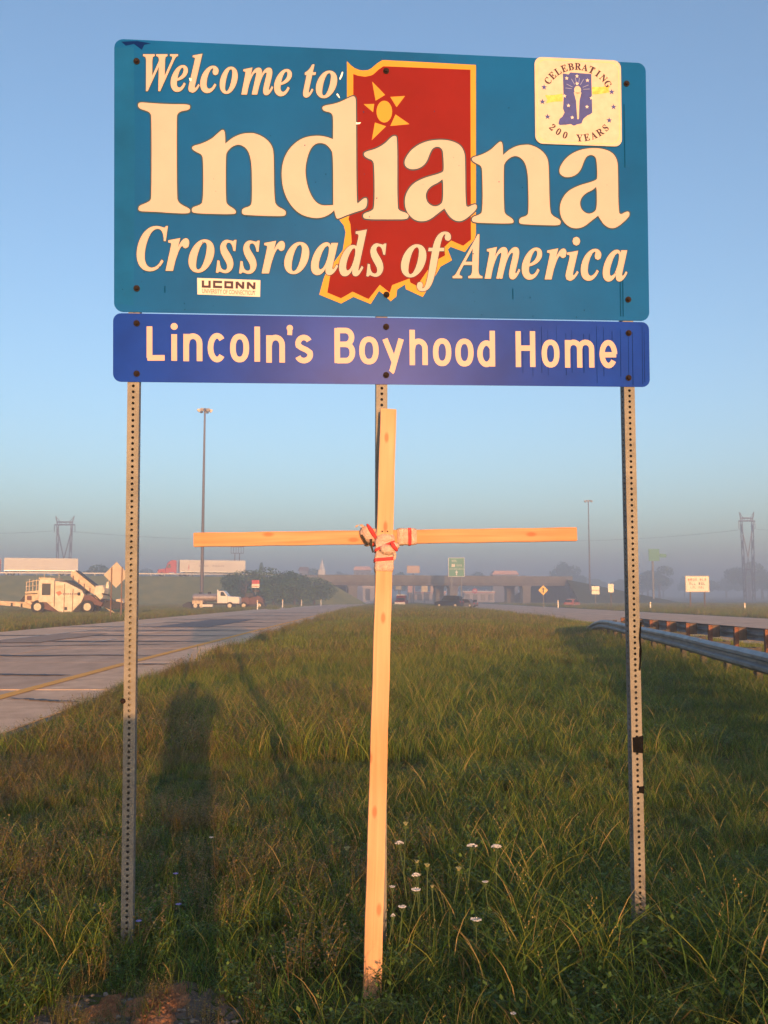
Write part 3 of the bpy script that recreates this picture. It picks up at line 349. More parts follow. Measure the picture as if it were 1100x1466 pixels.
# ------------------------------------------------------------------ highways
M_asphalt = mat('asphalt_old', (0.46, 0.32, 0.22), 0.88, scale=1.2, col2=(0.66, 0.47, 0.33), bump=1.0, bscale=90, spec=0.3, stretch=(1, 0.35, 1))
M_shoulder = mat('shoulder_concrete', (0.52, 0.37, 0.25), 0.9, scale=2.0, col2=(0.72, 0.54, 0.38), bump=1.0, bscale=60, spec=0.25)
M_tar = mat('tar', (0.03, 0.026, 0.024), 0.6, var=0.3, scale=5)
M_yellow_line = mat('yellow_road_paint', (0.75, 0.33, 0.01), 0.7, scale=14, col2=(0.85, 0.42, 0.03), bump=0.2)
M_white_line = mat('white_road_paint', (0.6, 0.57, 0.5), 0.7, var=0.2, scale=9)
def road_shift(y):   # the left carriageway swings right towards the underpass
    t = min(1, max(0, (y - 120) / 130)); return 9.0 * t * t
def strip(xa, xb, ya, yb, lift, step=4.0, shift=road_shift, wob=0.0, thick=0.0):
    mb = MB(); n = max(1, int((yb - ya) / step)); vs_ = []
    for i in range(n + 1):
        y = ya + (yb - ya) * i / n; s = shift(y) if shift else 0; z = -0.005 * (min(max(y, 20), 400) - 20) + lift
        w = random.uniform(-wob, wob) if wob else 0
        vs_ += [(xa + s + w, y, z), (xb + s + (random.uniform(-wob, wob) if wob else 0), y, z)]
        if thick: vs_ += [(xa + s + w, y, z - thick), (xb + s, y, z - thick)]
    k = 4 if thick else 2
    fs = [(k * i, k * i + 1, k * i + k + 1, k * i + k) for i in range(n)]
    if thick:
        for i in range(n): fs += [(k * i, k * i + k, k * i + k + 2, k * i + 2), (k * i + 1, k * i + 3, k * i + k + 3, k * i + k + 1)]
        fs += [(0, 2, 3, 1), (k * n, k * n + 1, k * n + 3, k * n + 2)]
    return mb.add(vs_, fs)
road = struct('road', strip(-16.6, -4.1, -40, 700, 0.03), M_tar)
# pavement slabs with recessed tarred joints; beyond 60 m the long strips take over
gap = 0.035
lanes = [(-16.5, -13.2, M_shoulder), (-13.2, -9.5, M_asphalt), (-9.5, -5.75, M_asphalt), (-5.75, -4.2, M_shoulder)]
for xa, xb, mm in lanes:
    y = 3.0
    while y < 63:
        L_ = 6.0
        dz = random.uniform(0, 0.006)
        strip(xa + gap, xb - gap, y + gap, y + L_ - gap, 0.045 + dz, 3.0, shift=None, thick=0.02).build('slab', mm, road)
        y += L_
    strip(xa + gap, xb - gap, 63.03, 700, 0.047, 8.0, thick=0.02).build('pavement_lane', mm, road)
    strip(xa + gap, xb - gap, -40, 2.97, 0.047, 8.0, thick=0.02).build('pavement_lane', mm, road)
strip(-5.80, -5.57, -40, 700, 0.058, 1.5, wob=0.008).build('yellow_edge_line', M_yellow_line, road)
for y in np.arange(6, 240, 12.0):
    strip(-9.56, -9.44, y, y + 3, 0.060, 1.0).build('lane_dash', M_white_line, road)
strip(-13.3, -13.18, -40, 700, 0.060, 4, wob=0.01).build('white_edge_line', M_white_line, road)
def tar_band(y, x0, x1, w, slope=0.0):
    """irregular strip of crack sealant lying across the lanes"""
    mb = MB(); n = 26; vs_ = []
    for i in range(n + 1):
        t = i / n; x = x0 + (x1 - x0) * t; yy = y + slope * (x - x0) + 0.12 * math.sin(x * 2.1 + y) + random.uniform(-.04, .04)
        ww = w * (0.35 + 0.65 * math.sin(math.pi * min(1, max(0.02, t)))) * random.uniform(0.5, 1.3); z = -0.005 * max(0, yy - 20)
        vs_ += [(x, yy - ww / 2, z + 0.064), (x, yy + ww / 2, z + 0.064)]
    return mb.add(vs_, [(2 * i, 2 * i + 2, 2 * i + 3, 2 * i + 1) for i in range(n)])
for y, x0, x1, w, s in ((17.6, -9.4, -5.9, .34, .03), (15.0, -13, -9.6, .25, .0), (23.3, -13.1, -5.8, .38, 0.02), (27.5, -13.1, -6.1, .30, .25), (31, -13.1, -5.8, .5, 0.0),
                        (36, -16.2, -5.8, .6, -.02), (41, -13.1, -5.8, .6, 0.1), (47, -16.2, -5.8, .8, 0), (55, -13, -5.8, .9, .05), (64, -16, -6, 1.2, 0), (76, -13, -6, 1.4, .0), (92, -13, -6, 2.0, 0), (20.2, -5.6, -4.6, .22, .2), (13.6, -5.5, -4.3, .16, -.2)):
    tar_band(y, x0, x1, w, s).build('tar_seal', M_tar, road)
strip(-11.6, -8.7, 46, 62, .0665, 2.0, shift=None, wob=.08).build('asphalt_patch', mat('dark_patch', (.10, .10, .11), .85, var=.3, scale=3), road)
strip(-13.1, -11.2, 30, 38, .0665, 2.0, shift=None, wob=.08).build('asphalt_patch', mat('brown_patch', (.30, .21, .15), .9, var=.2, scale=3), road)
road2 = struct('road_opposite', strip(11.8, 27.6, -40, 700, 0.03, shift=None), M_asphalt)
for xa, xb in ((12.6, 12.75), (20.1, 20.22), (26.2, 26.35)):
    strip(xa, xb, -40, 700, 0.036, 6, shift=None).build('edge_line', M_white_line if xa > 13 else M_yellow_line, road2)
for y in np.arange(6, 200, 12.0):
    strip(16.4, 16.52, y, y + 3, 0.036, 1.5, shift=None).build('lane_dash', M_white_line, road2)

# ------------------------------------------------------------------ overpass embankment and bridge
M_grass_far = mat('embankment_grass', (0.13, 0.16, 0.03), 0.95, scale=0.35, col2=(0.26, 0.24, 0.06), bump=0.8, bscale=3.0, spec=0.1)
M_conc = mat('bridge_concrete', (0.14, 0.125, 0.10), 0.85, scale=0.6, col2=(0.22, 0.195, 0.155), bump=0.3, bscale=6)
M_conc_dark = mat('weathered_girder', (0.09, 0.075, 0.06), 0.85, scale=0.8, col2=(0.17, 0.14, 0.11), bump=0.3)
OA = math.atan2(44, 122); OD = Vector((math.cos(OA), math.sin(OA), 0)); ON = Vector((-math.sin(OA), math.cos(OA), 0)); O0 = Vector((-17, 241.4, 0))
def over(s, n, z):  return O0 + OD * s + ON * n + Vector((0, 0, z))
DECK = 5.75
def embank(s0, s1, end0, end1):
    mb = MB(); prof = [(-24, -2.2), (-7, DECK - 0.1), (-6, DECK), (7, DECK), (8, DECK - 0.1), (25, -2.2)]
    n = 24; vs_ = []
    for i in range(n + 1):
        s = s0 + (s1 - s0) * i / n
        for a, z in prof: vs_.append(over(s, a, z + (random.uniform(-.2, .2) if z < 0 else 0)))
    fs = [(i * 6 + k, (i + 1) * 6 + k, (i + 1) * 6 + k + 1, i * 6 + k + 1) for i in range(n) for k in range(5)]
    for i, e in ((0, end0), (n, end1)):
        if e:
            b = len(vs_); s = s0 if i == 0 else s1
            for a, z in prof: vs_.append(over(s + e * (DECK - z) / 8.0, a, z))
            fs += [(i * 6 + k, i * 6 + k + 1, b + k + 1, b + k) for k in range(5)]
    return mb.add(vs_, fs)
struct('embankment', embank(-420, -1.5, 0, 9), M_grass_far)
fe = embank(70, 190, -6, 0); fe.v = [(x, y, -2.2 + (z + 2.2) * (1 - .97 * min(1, max(0, (x - 50) / 42)))) for x, y, z in [tuple(q) for q in fe.v]]; struct('embankment_ramp', fe, mat('dark_ramp_grass', (0.04, 0.055, 0.022), 0.95, scale=0.35, col2=(0.08, 0.085, 0.035), spec=0.1))
M_road_far = M_shoulder
mb = MB(); mb.add([over(s, a, DECK + 0.02) for s, a in ((-420, -5), (-1.5, -5), (-1.5, 6), (-420, 6))], [(0, 1, 2, 3)]); struct('overpass_road', mb, M_road_far)
# thin guard rail along the embankment road
gr = thing('guardrail', 'thin pale guardrail along the top of the embankment, in front of the semi trailers', 'guardrail', over(-200, -5.6, DECK))
gr.rotation_euler = (0, 0, OA)
MB().box(-220, 190, -0.05, 0.05, 0.45, 0.75).build('rail', mat('galvanised', (0.42, 0.42, 0.42), 0.5, var=0.2, scale=2, metal=0.5), gr)
pm = None
for k in range(0, 60):
    if pm is None: p = MB().box(-.08, .08, .06, .2, -0.3, 0.7).build('post', MATS['galvanised'], gr); pm = p
    else: p = pm.copy(); COL.objects.link(p); p.parent = gr
    p.location = (0 + k * 3.2, 0, 0)
br = thing('overpass_bridge', 'concrete overpass on wide piers crossing the highways at the end of the median', 'bridge', O0)
br.rotation_euler = (0, 0, OA)
BL = 72
MB().box(-2, BL, -6, 7, 4.55, DECK).build('deck', M_conc, br)
for n_ in (-5.4, -3, -.6, 1.8, 4.2, 6.4):
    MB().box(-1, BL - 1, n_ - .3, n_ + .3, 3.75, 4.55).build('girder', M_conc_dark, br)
MB().prism([(-6.25, 5.3), (-6.25, 6.4), (-6.0, 6.4), (-5.8, 5.76), (-6.0, 5.75), (-6.0, 5.3)], -2, BL, axis='x').build('parapet', M_conc, br)
MB().prism([(7.25, 5.3), (7.25, 6.55), (7.0, 6.55), (6.8, 5.76), (7.0, 5.75), (7.0, 5.3)], -2, BL, axis='x').build('parapet', M_conc, br)
for s in (7.6, 36, 58):
    for a in (-4.5, 4.9):
        MB().prism([(s - 1.2, -1.5), (s - 1.2, 3.0), (s - 1.5, 3.74), (s + 1.5, 3.74), (s + 1.2, 3.0), (s + 1.2, -1.5)], a - .9, a + .9, bev=0.12).build('pier', M_conc, br)
for s in (-1.9, BL - .5):
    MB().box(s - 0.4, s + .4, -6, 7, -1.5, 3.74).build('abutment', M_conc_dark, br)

# ------------------------------------------------------------------ guardrails in the median
def rail_mat():
    m = mat('rail_steel', (0.16, 0.17, 0.18), 0.5, scale=2.2, col2=(0.30, 0.31, 0.33), metal=0.5, bump=0.12, bscale=12)
    return m
M_rail = rail_mat()
M_rust = mat('rusty_steel', (0.09, 0.04, 0.02), 0.9, scale=9, col2=(0.30, 0.12, 0.06), bump=0.5, bscale=40)
M_wood_post = mat('weathered_timber', (0.06, 0.045, 0.035), 0.9, scale=7, col2=(0.20, 0.13, 0.09), bump=0.6, bscale=30, stretch=(1, 1, .3))
WB = [(0.0, .0), (-.03, .012), (-.08, .055), (-.08, .10), (-.02, .135), (-.02, .175), (-.08, .21), (-.08, .255), (-.03, .298), (0, .31)]   # (outward, up)
def wbeam(path, name, parent, m, side=-1):
    """corrugated beam following a list of (x, y, z of lower edge); side -1 bulges to the left of travel"""
    vs_ = []; P = [Vector(p) for p in path]
    for i, p in enumerate(P):
        d = (P[min(i + 1, len(P) - 1)] - P[max(i - 1, 0)]); d.z = 0; d.normalize(); nrm = Vector((-d.y, d.x, 0)) * (1 if side < 0 else -1)
        for o, u in WB: vs_.append(p + nrm * (-o) + Vector((0, 0, u)))
        for o, u in reversed(WB): vs_.append(p + nrm * (-o - .006) + Vector((0, 0, u)))
    k = len(WB) * 2; fs = []
    for i in range(len(P) - 1):
        for j in range(k): fs.append((i * k + j, (i + 1) * k + j, (i + 1) * k + (j + 1) % k, i * k + (j + 1) % k))
    fs += [tuple(range(k)), tuple(range((len(P) - 1) * k, len(P) * k))[::-1]]
    return MB().add(vs_, fs).build(name, m, parent)
def guardrail(label, x_of, y0, y1, top, end_drop, side, start=0.0, block=M_rust, wood=None, zb=0.0, out=1, group=None):
    g = thing('guardrail', label, 'guardrail', (x_of(y1), y1, gzf(x_of(y1), y1)), group=group)
    ox, oy, oz = g.location
    def zlow(y):
        z = -0.005 * (max(y, 20) - 20) + top - .31
        t = max(0, (y - (y1 - end_drop)) / end_drop) if end_drop else 0
        return z - t * t * (top - .05)
    ystep = 3.81; y = y1; k = 0
    ya = y1
    while ya > y0:
        yb = max(y0, ya - ystep)
        pts = [(x_of(q) - ox, q - oy, zlow(q) - oz + random.uniform(-.006, .006)) for q in np.linspace(yb - .12, ya, 5)]
        # each overlapping length of beam is one piece
        wbeam([(a, b, c) for a, b, c in pts], 'beam', g, M_rail, side)
        ya = yb
    y = y1 - 1.0; first = None
    while y > y0:
        zt = zlow(y) + .31
        if zt - gzf(x_of(y), y) > .3:
            s = out
            px = x_of(y) - ox
            if first is None:
                bl = MB().box(-.0, .2, -.075, .075, -.33, -.01).build('blockout', wood or M_wood_post, g)
                po = MB().box(.2, .30, -.05, .05, -1.1, .0).box(.2, .212, -.07, .07, -1.1, .0).build('post', block, g)
                first = (bl, po)
            else:
                bl, po = first[0].copy(), first[1].copy()
                for q in (bl, po): COL.objects.link(q); q.parent = g
            for q in (bl, po):
                q.location = (px + (0.01 if s > 0 else -0.01), y - oy, zt - oz); q.rotation_euler = (random.uniform(-.02, .02), 0, 0 if s > 0 else math.pi)
        y -= 1.905
    return g
M_dull = mat('dull_post_steel', (.05, .045, .04), .8, var=.3, scale=8)
g1x = lambda y: 5.44 + (y - 13.1) * 0.118
guardrail('near weathered steel guardrail dipping into the grass at its far end, right of the median', g1x, -9, 40.5, 0.74, 9.0, -1, block=M_dull, wood=M_dull)
g2x = lambda y: 9.15 + (y - 21) * 0.005
guardrail('far guardrail seen from behind with rusty posts and timber blocks, beside the right road', g2x, -8, 36, 0.76, 0, 1, out=-1)

# ------------------------------------------------------------------ welcome sign
def dec(s): return [[tuple(int(q) * 1e-4 for q in p.split(',')) for p in sp.split(' ')] for sp in s.split('|')]
def glyph(k): return [[tuple(int(q) / 999 for q in p.split(',')) for p in sp.split(' ')] for sp in GLYPH[k].split('|')]
def quadmap(P, c):
    r = []
    for u, v in P:
        a = [c[0][i] * (1 - u) * (1 - v) + c[1][i] * u * (1 - v) + c[2][i] * u * v + c[3][i] * (1 - u) * v for i in (0, 1)]
        r.append(tuple(a))
    return r
M_teal = mat('sign_teal_sheeting', (0.0015, 0.085, 0.30), 0.38, var=0.16, scale=1.4, bump=0.02, bscale=3.0, spec=0.035)
M_blue = mat('sign_blue_sheeting', (0.003, 0.038, 0.33), 0.29, var=0.18, scale=2.5, bump=0.02, bscale=3.0, spec=0.035)
M_white = mat('sign_cream_lettering', (0.47, 0.355, 0.35), 0.45, var=0.04, scale=5, spec=0.2)
M_red = mat('sign_red_sheeting', (0.170, 0.010, 0.011), 0.5, var=0.10, scale=3, spec=.04)
M_yel = mat('sign_yellow_sheeting', (0.50, 0.26, 0.035), 0.45, var=0.05, scale=5, spec=.1)
M_outline = mat('letter_outline', (0.035, 0.075, 0.11), 0.6, spec=.05)
M_alu = mat('aluminium_edge', (0.5, 0.5, 0.5), 0.4, metal=0.8)
M_bolt = mat('bolt_steel', (0.016, 0.010, 0.009), 0.7, var=0.4, scale=90, spec=.1)
M_post = mat('galvanised_post', (0.125, 0.125, 0.125), 0.6, scale=9, col2=(0.195, 0.19, 0.185), metal=0.15, bump=0.1, bscale=60, stretch=(1, 1, .35))
M_cream = mat('plaque_cream', (0.50, 0.405, 0.36), 0.5, scale=30, col2=(0.55, 0.47, 0.43), spec=.2)
M_navy = mat('plaque_navy', (0.008, 0.030, 0.26), 0.6, var=0.2, scale=40)
M_gold = mat('plaque_gold', (0.62, 0.30, 0.02), 0.5, scale=60, col2=(0.82, 0.52, 0.12))
M_plum = mat('plaque_plum_ink', (0.05, 0.03, 0.055), 0.5, spec=.1)
M_sticker = mat('sticker_white', (0.54, 0.49, 0.50), 0.5, var=0.05, scale=40)
M_chip = mat('bare_aluminium', (0.9, 0.9, 0.9), 0.4)
M_orange = mat('plaque_border', (0.78, 0.46, 0.22), 0.5)
ax = Vector((0.99499, 0.09918, 0.01278)); up = Vector((-0.0067, -0.06143, 0.99809)); nn = ax.cross(up)
O = Vector((-1.1963, 3.9012, CAM_H + 2.4524)); A0, B0 = 1.2, -4.055
sign = thing('welcome_sign', 'large blue green welcome road sign with a dark blue panel below, on three perforated posts', 'road sign')
Mx = Matrix((ax, up, nn)).transposed().to_4x4(); Mx.translation = O + ax * A0 + up * B0
sign.matrix_world = Mx                                             # local x along the panel, y up, z towards the viewer
def L2(p): return (p[0] - A0, p[1] - B0)
def Ls(sp): return [[L2(p) for p in s] for s in sp]
def panel(name, a0, a1, b0, b1, m, r=0.04):
    o = MB().prism([L2(p) for p in rrect(a0, a1, b0, b1, r)], -.0035, 0.0, axis='z').build(name, m, sign)
    return o
p1 = panel('main_panel', 0, 2.438, -1.219, 0, M_teal)
p2 = panel('lower_panel', -0.004, 2.436, -1.528, -1.2245, M_blue, 0.035)
p1['label'] = 'teal panel with cream lettering'; p2['label'] = "dark blue panel reading Lincoln's Boyhood Home"
em = flat(Ls(dec(PRINT['yellow'])), 0.0006, 'state_emblem', M_yel, p1); em['label'] = 'red map of the state with a yellow border'
flat(Ls(dec(PRINT['red'])), 0.0011, 'emblem_fill', M_red, p1)
flat(Ls(dec(PRINT['sun'])), 0.0016, 'sun_emblem', M_yel, p1)
zz = 0.0022
for k in ('I', 'n1', 'd', 'i', 'a1', 'n2', 'a2'):
    flat(Ls(dec(PRINT[k])), 0.0015 + 0.00004 * ord(k[0]) % 7 * 1e-4, 'letter_outline', M_outline, p1, offset=0.0060)
for i, k in enumerate(('I', 'n1', 'd', 'i', 'a1', 'n2', 'a2')):
    flat(Ls(dec(PRINT[k])), zz + 0.00008 * (i % 3), 'letter', M_white, p1)
for i, (ch, c) in enumerate(ITALIC):
    sp = [quadmap(s, c) for s in glyph(ch)]
    flat(Ls(sp), 0.0016 + .00005 * (i % 2), 'letter_outline', M_outline, p1, offset=0.0042)
    flat(Ls(sp), zz + 0.00012 * (i % 3), 'letter', M_white, p1, offset=0.0014)
# highway-alphabet letters: strokes of constant width in a unit box
def arc(cx, cy, rx, ry, a0, a1, n=14): return [(cx + rx * math.cos(R(a0 + (a1 - a0) * i / n)), cy + ry * math.sin(R(a0 + (a1 - a0) * i / n))) for i in range(n + 1)]
def oval(cx, cy, rx, ry, n=26): return [(cx + rx * abs(math.cos(t)) ** .86 * (1 if math.cos(t) > 0 else -1), cy + ry * abs(math.sin(t)) ** .86 * (1 if math.sin(t) > 0 else -1)) for t in [2 * math.pi * i / n for i in range(n + 1)]]
GO = {
 'L': [[(0, 1), (0, 0)], [(-.16, 0), (1.15, 0)]], 'l': [[(.5, 1.08), (.5, -.08)]], 'i': [[(.5, 1.1), (.5, -.12)]],
 'n': [[(0, 1.1), (0, -.12)], [(0, .62)] + arc(.5, .66, .5, .34, 150, 0, 10) + [(1, .3), (1, -.12)]],
 'h': [[(0, 1.08), (0, -.09)], [(0, .42)] + arc(.5, .46, .5, .24, 150, 0, 10) + [(1, .2), (1, -.09)]],
 'm': [[(0, 1.1), (0, -.12)], [(0, .7)] + arc(.25, .72, .25, .28, 150, 0, 8) + [(.5, .3), (.5, -.12)], [(.5, .7)] + arc(.75, .72, .25, .28, 150, 0, 8) + [(1, .3), (1, -.12)]],
 'o': [oval(.5, .5, .5, .5)], 'c': [arc(.55, .5, .55, .5, 42, 318, 22)],
 'e': [arc(.5, .5, .5, .5, 0, 325, 24), [(0.0, .47), (1.12, .47)]],
 'd': [[(1, 1.08), (1, -.09)], [(1, .18)] + [(x, y) for x, y in arc(.52, .33, .52, .35, -40, -320, 20)] + [(1, .5)]],
 's': [arc(.5, .74, .45, .26, 25, 200, 12) + [(.3, .56), (.7, .46)] + arc(.5, .26, .5, .26, 20, -160, 12)],
 'B': [[(0, 1.08), (0, -.08)], [(0, 1), (.55, 1)] + arc(.55, .77, .4, .23, 80, -80, 10) + [(.55, .54), (0, .54)], [(.55, .53)] + arc(.6, .27, .4, .27, 80, -80, 10) + [(.55, 0), (0, 0)]],
 'H': [[(0, 1.08), (0, -.08)], [(1, 1.08), (1, -.08)], [(0, .53), (1, .53)]],
 'y': [[(0, 1.06), (.55, .28)], [(1, 1.06), (.42, -.06), (.36, -.1)]], 'q': [[(.55, .75), (.6, .45), (.3, -.1)]]}
def ribbon(P, w):
    P = [Vector((p[0], p[1])) for p in P]; Lf = []; Rt = []
    closed = (P[0] - P[-1]).length < 1e-4
    for i, p in enumerate(P):
        a = P[i - 1] if i > 0 else (P[-2] if closed else p); b = P[i + 1] if i < len(P) - 1 else (P[1] if closed else p)
        d1 = (p - a).normalized() if (p - a).length > 1e-6 else None; d2 = (b - p).normalized() if (b - p).length > 1e-6 else None
        d1 = d1 or d2; d2 = d2 or d1; t = (d1 + d2).normalized(); n_ = Vector((-t.y, t.x)); k = 1 / max(.5, t.dot(d1))
        Lf.append(p + n_ * w / 2 * k); Rt.append(p - n_ * w / 2 * k)
    return Lf, Rt
def ribbon_mb(strokes, w, z, dz=0.00012):
    mb = MB()
    for j, P in enumerate(strokes):
        a, b = ribbon(P, w); n = len(a); zz_ = z + dz * j
        mb.add([(p[0], p[1], zz_) for p in a] + [(p[0], p[1], zz_) for p in b], [(i, i + 1, n + i + 1, n + i) for i in range(n - 1)])
    return mb
W_ = 0.0262
for i, (ch, c) in enumerate(GOTHIC):
    x0, y0 = c[0]; x1, _ = c[1]; x1b, y1 = c[2]; w = x1 - x0
    hw = W_ / 2
    if ch in 'li': f = lambda p: ((x0 + x1) / 2, y0 + hw + p[1] * (y1 - y0 - 2 * hw))
    else: f = lambda p: (x0 + hw + p[0] * (w - 2 * hw), y0 + hw + p[1] * (c[3][1] - c[0][1] - 2 * hw) + (c[1][1] - c[0][1]) * p[0])
    st = [[L2(f(p)) for p in P] for P in GO[ch]]
    mb = ribbon_mb(st, W_ * (.95 if ch != 'q' else .8), 0.0010)
    if ch in 'iq':
        cx, cy = (x0 + x1) / 2, (y1 + .031 if ch == 'i' else y1 - .012)
        r_ = .0155 if ch == 'i' else .0145; cxy = L2((cx, cy)); mb.add([(cxy[0] + r_ * math.cos(t), cxy[1] + r_ * math.sin(t), .0014) for t in np.linspace(0, 2 * math.pi, 16, endpoint=False)], [tuple(range(16))])
    mb.build('letter', M_white, p2)
# streaks of dirt running down the right end of both panels
M_streak = mat('dirt_streak', (0.003, 0.018, 0.12), 0.9, spec=.0)
M_streak2 = mat('dirt_streak_teal', (0.002, 0.05, 0.16), 0.9, spec=.0)
for k in range(17):
    a = 2.42 - 0.62 * (k / 17) ** 1.1 + random.uniform(-.01, .01); b1 = -1.235 - random.uniform(0, .05); b0 = -1.52 + random.uniform(0, .09)
    x, y1_ = L2((a, b1)); _, y0_ = L2((a, b0)); w = random.uniform(.0008, .002)
    MB().add([(x - w, y0_, .0006), (x + w, y0_, .0006), (x + w * .6, y1_, .0006), (x - w * .6, y1_, .0006)], [(0, 1, 2, 3)]).build('streak', M_streak, p2)
for a, b1, b0 in ((2.312, -.99, -1.2), (2.30, -1.0, -1.2), (2.33, -.2, -.5), (1.79, -1.08, -1.13), (.22, -1.1, -1.13)):
    x, y1_ = L2((a, b1)); _, y0_ = L2((a, b0))
    MB().add([(x - .003, y0_, .0004), (x + .003, y0_, .0004), (x + .003, y1_, .0004), (x - .003, y1_, .0004)], [(0, 1, 2, 3)]).build('streak', M_streak2, p1)
flat([[L2(p) for p in [(.002, -.04), (.085, -.035), (.09, -.5), (.084, -1.19), (.003, -1.18)]]], 0.0003, 'faded_strip', mat('teal_faded', (0.004, 0.092, 0.29), 0.5, var=.15, scale=4, spec=.03), p1)
sm = MB()
for k in range(150):
    a_, b_ = random.uniform(.02, 2.42), -1.21 * random.random() ** .6 - .005; x, y = L2((a_, b_)); s = random.choice((.0008, .0012, .0016, .003)); n_ = random.randint(4, 6)
    sm.add([(x + s * random.uniform(.6, 1.3) * math.cos(6.283 * i / n_), y + s * random.uniform(.6, 1.6) * math.sin(6.283 * i / n_), .0030) for i in range(n_)], [tuple(range(n_))])
o = sm.build('dirt_specks', M_streak2, p1); o['kind'] = 'stuff'
for P in CHIPS: flat([[L2(p) for p in P]], 0.0032, 'paint_chip', M_chip, p1)
# dark smudge in the upper left corner
flat([[L2(p) for p in [(.03, -.012), (.10, -.006), (.16, -.014), (.13, -.022), (.12, -.045), (.085, -.02), (.05, -.03)]]], 0.0004, 'smudge', M_streak, p1)
# plaque: its own little panel bolted over the corner
pc = PLAQUE_CORNERS; px0 = (pc[0][0] + pc[3][0]) / 2; px1 = (pc[1][0] + pc[2][0]) / 2; py0 = (pc[0][1] + pc[1][1]) / 2; py1 = (pc[2][1] + pc[3][1]) / 2
plq = MB().prism([L2(p) for p in rrect(px0, px1, py0, py1, .035)], 0.0024, 0.0065, axis='z').build('plaque', M_cream, sign); plq['label'] = 'small cream plaque with a blue state map'
pw, ph = px1 - px0, py1 - py0
def PQ(x, y):   # plaque drawing coordinates (0..910 across, 0..920 down)
    return L2((px0 + x / 910 * pw, py1 - y / 920 * ph))
def poly_on(P, z, name, m, parent=plq): return flat([[PQ(*p) for p in P]], z, name, m, parent)
out_ = [PQ(x, y) for x, y in rrect(22, 888, 22, 898, 100)]; in_ = [PQ(x, y) for x, y in rrect(29, 881, 29, 891, 95)]
flat([out_, in_], 0.0068, 'border', M_orange, plq)
S_ = [(295, 165), (355, 172), (375, 150), (595, 158), (600, 570), (575, 590), (550, 600), (525, 622), (505, 640), (485, 690), (440, 700), (405, 718), (370, 700), (320, 710), (255, 715), (242, 700), (255, 650), (285, 625), (308, 580), (292, 540), (300, 430)]
poly_on(S_, 0.0069, 'state_map', M_navy)
for Rb in ([(105, 405), (200, 398), (290, 380), (290, 462), (200, 470), (115, 490), (130, 450)], [(600, 295), (700, 290), (790, 275), (775, 310), (785, 345), (700, 365), (602, 375)]): poly_on(Rb, 0.0067, 'ribbon', M_gold)
def starP(cx, cy, r, k=.42): return [(cx + (r if i % 2 == 0 else r * k) * math.sin(math.pi * i / 5), cy - (r if i % 2 == 0 else r * k) * math.cos(math.pi * i / 5)) for i in range(10)]
for cx, cy in ((97, 320), (78, 475), (130, 632), (808, 340), (826, 500), (778, 645)): poly_on(starP(cx, cy, 33), 0.0070, 'star', M_navy)
for cx, cy in ((335, 215), (443, 188), (553, 228), (443, 268), (350, 505), (545, 510), (388, 630), (592, 415), (310, 405)): poly_on(starP(cx, cy, 22), 0.0073, 'star', M_sticker)
poly_on([(448 + 36 * math.cos(t), 335 + 44 * math.sin(t)) for t in np.linspace(0, 2 * math.pi, 14, endpoint=False)], 0.0074, 'flame', M_cream)
poly_on([(408, 360), (488, 360), (466, 450), (458, 640), (448, 650), (440, 640), (430, 450)], 0.0074, 'torch', M_cream)
M_ray = mat('plaque_pale_blue', (0.2, 0.25, 0.5), 0.5)
for a in (-80, -60, -25, -5, 185, 205, 240, 260):
    c, s = math.cos(R(a)), math.sin(R(a)); x0_, y0_, x1_, y1_ = 448 + 60 * c, 330 + 60 * s, 448 + 128 * c, 330 + 128 * s
    poly_on([(x0_ - s * 2.5, y0_ + c * 2.5), (x1_ - s * 2.5, y1_ + c * 2.5), (x1_ + s * 2.5, y1_ - c * 2.5), (x0_ + s * 2.5, y0_ - c * 2.5)], 0.0072, 'ray', M_ray)
def arc_text(txt, cx, cy, rad, a0, a1, h, top=True):
    n = len(txt)
    for i, ch in enumerate(txt):
        if ch == ' ': continue
        a = R(a0 + (a1 - a0) * i / (n - 1)); x = cx + rad * math.cos(a); y = cy - rad * math.sin(a)
        rot = (a - math.pi / 2) if top else (a + math.pi / 2)
        g = glyph('^' + ch); asp = ASPECT['^' + ch]; hw = h * asp / 2 * .9; c, s = math.cos(-rot), math.sin(-rot)
        flat([[PQ(x + ((u * 2 - 1) * hw) * c - (-(v - .5) * h) * s, y + ((u * 2 - 1) * hw) * s + (-(v - .5) * h) * c) for u, v in sp] for sp in g], 0.0071, 'letter', M_plum, plq, offset=0.0006)
arc_text('CELEBRATING', 452, 462, 378, 146, 33, 72)
arc_text('200 YEARS', 452, 440, 405, 228, 315, 72, top=False)
# sticker
stc = STICKER_CORNERS
stk = flat([[L2(p) for p in stc]], 0.0016, 'sticker', M_sticker, sign); stk['label'] = 'small white university sticker'
def SQ(u, v): p = quadmap([(u, v)], stc)[0]; return L2(p)
blk = {'U': [[(.14, 1), (.14, .12), (.86, .12), (.86, 1)]], 'C': [[(1, .86), (.14, .86), (.14, .14), (1, .14)]], 'O': [[(.14, .5), (.14, .86), (.86, .86), (.86, .14), (.14, .14), (.14, .5)]], 'N': [[(.15, 0), (.15, 1)], [(.85, 0), (.85, 1)], [(.15, .95), (.85, .05)]]}
for i, ch in enumerate('UCONN'):
    u0 = .07 + i * .178; mb = ribbon_mb([[SQ(u0 + p[0] * .145, .44 + p[1] * .42) for p in P] for P in blk[ch]], .0105, .0022)
    mb.build('letter', M_plum, stk)
M_plum2 = mat('sticker_faded_ink', (0.20, 0.13, 0.13), 0.5)
c0 = SQ(.5, .22); rot_ = math.atan2(SQ(1, 0)[1] - SQ(0, 0)[1], SQ(1, 0)[0] - SQ(0, 0)[0])
builtin_text('UNIVERSITY OF CONNECTICUT', .235, .020, .0022, 'small_lettering', M_plum2, stk, c0, rot_, bold=0.02)
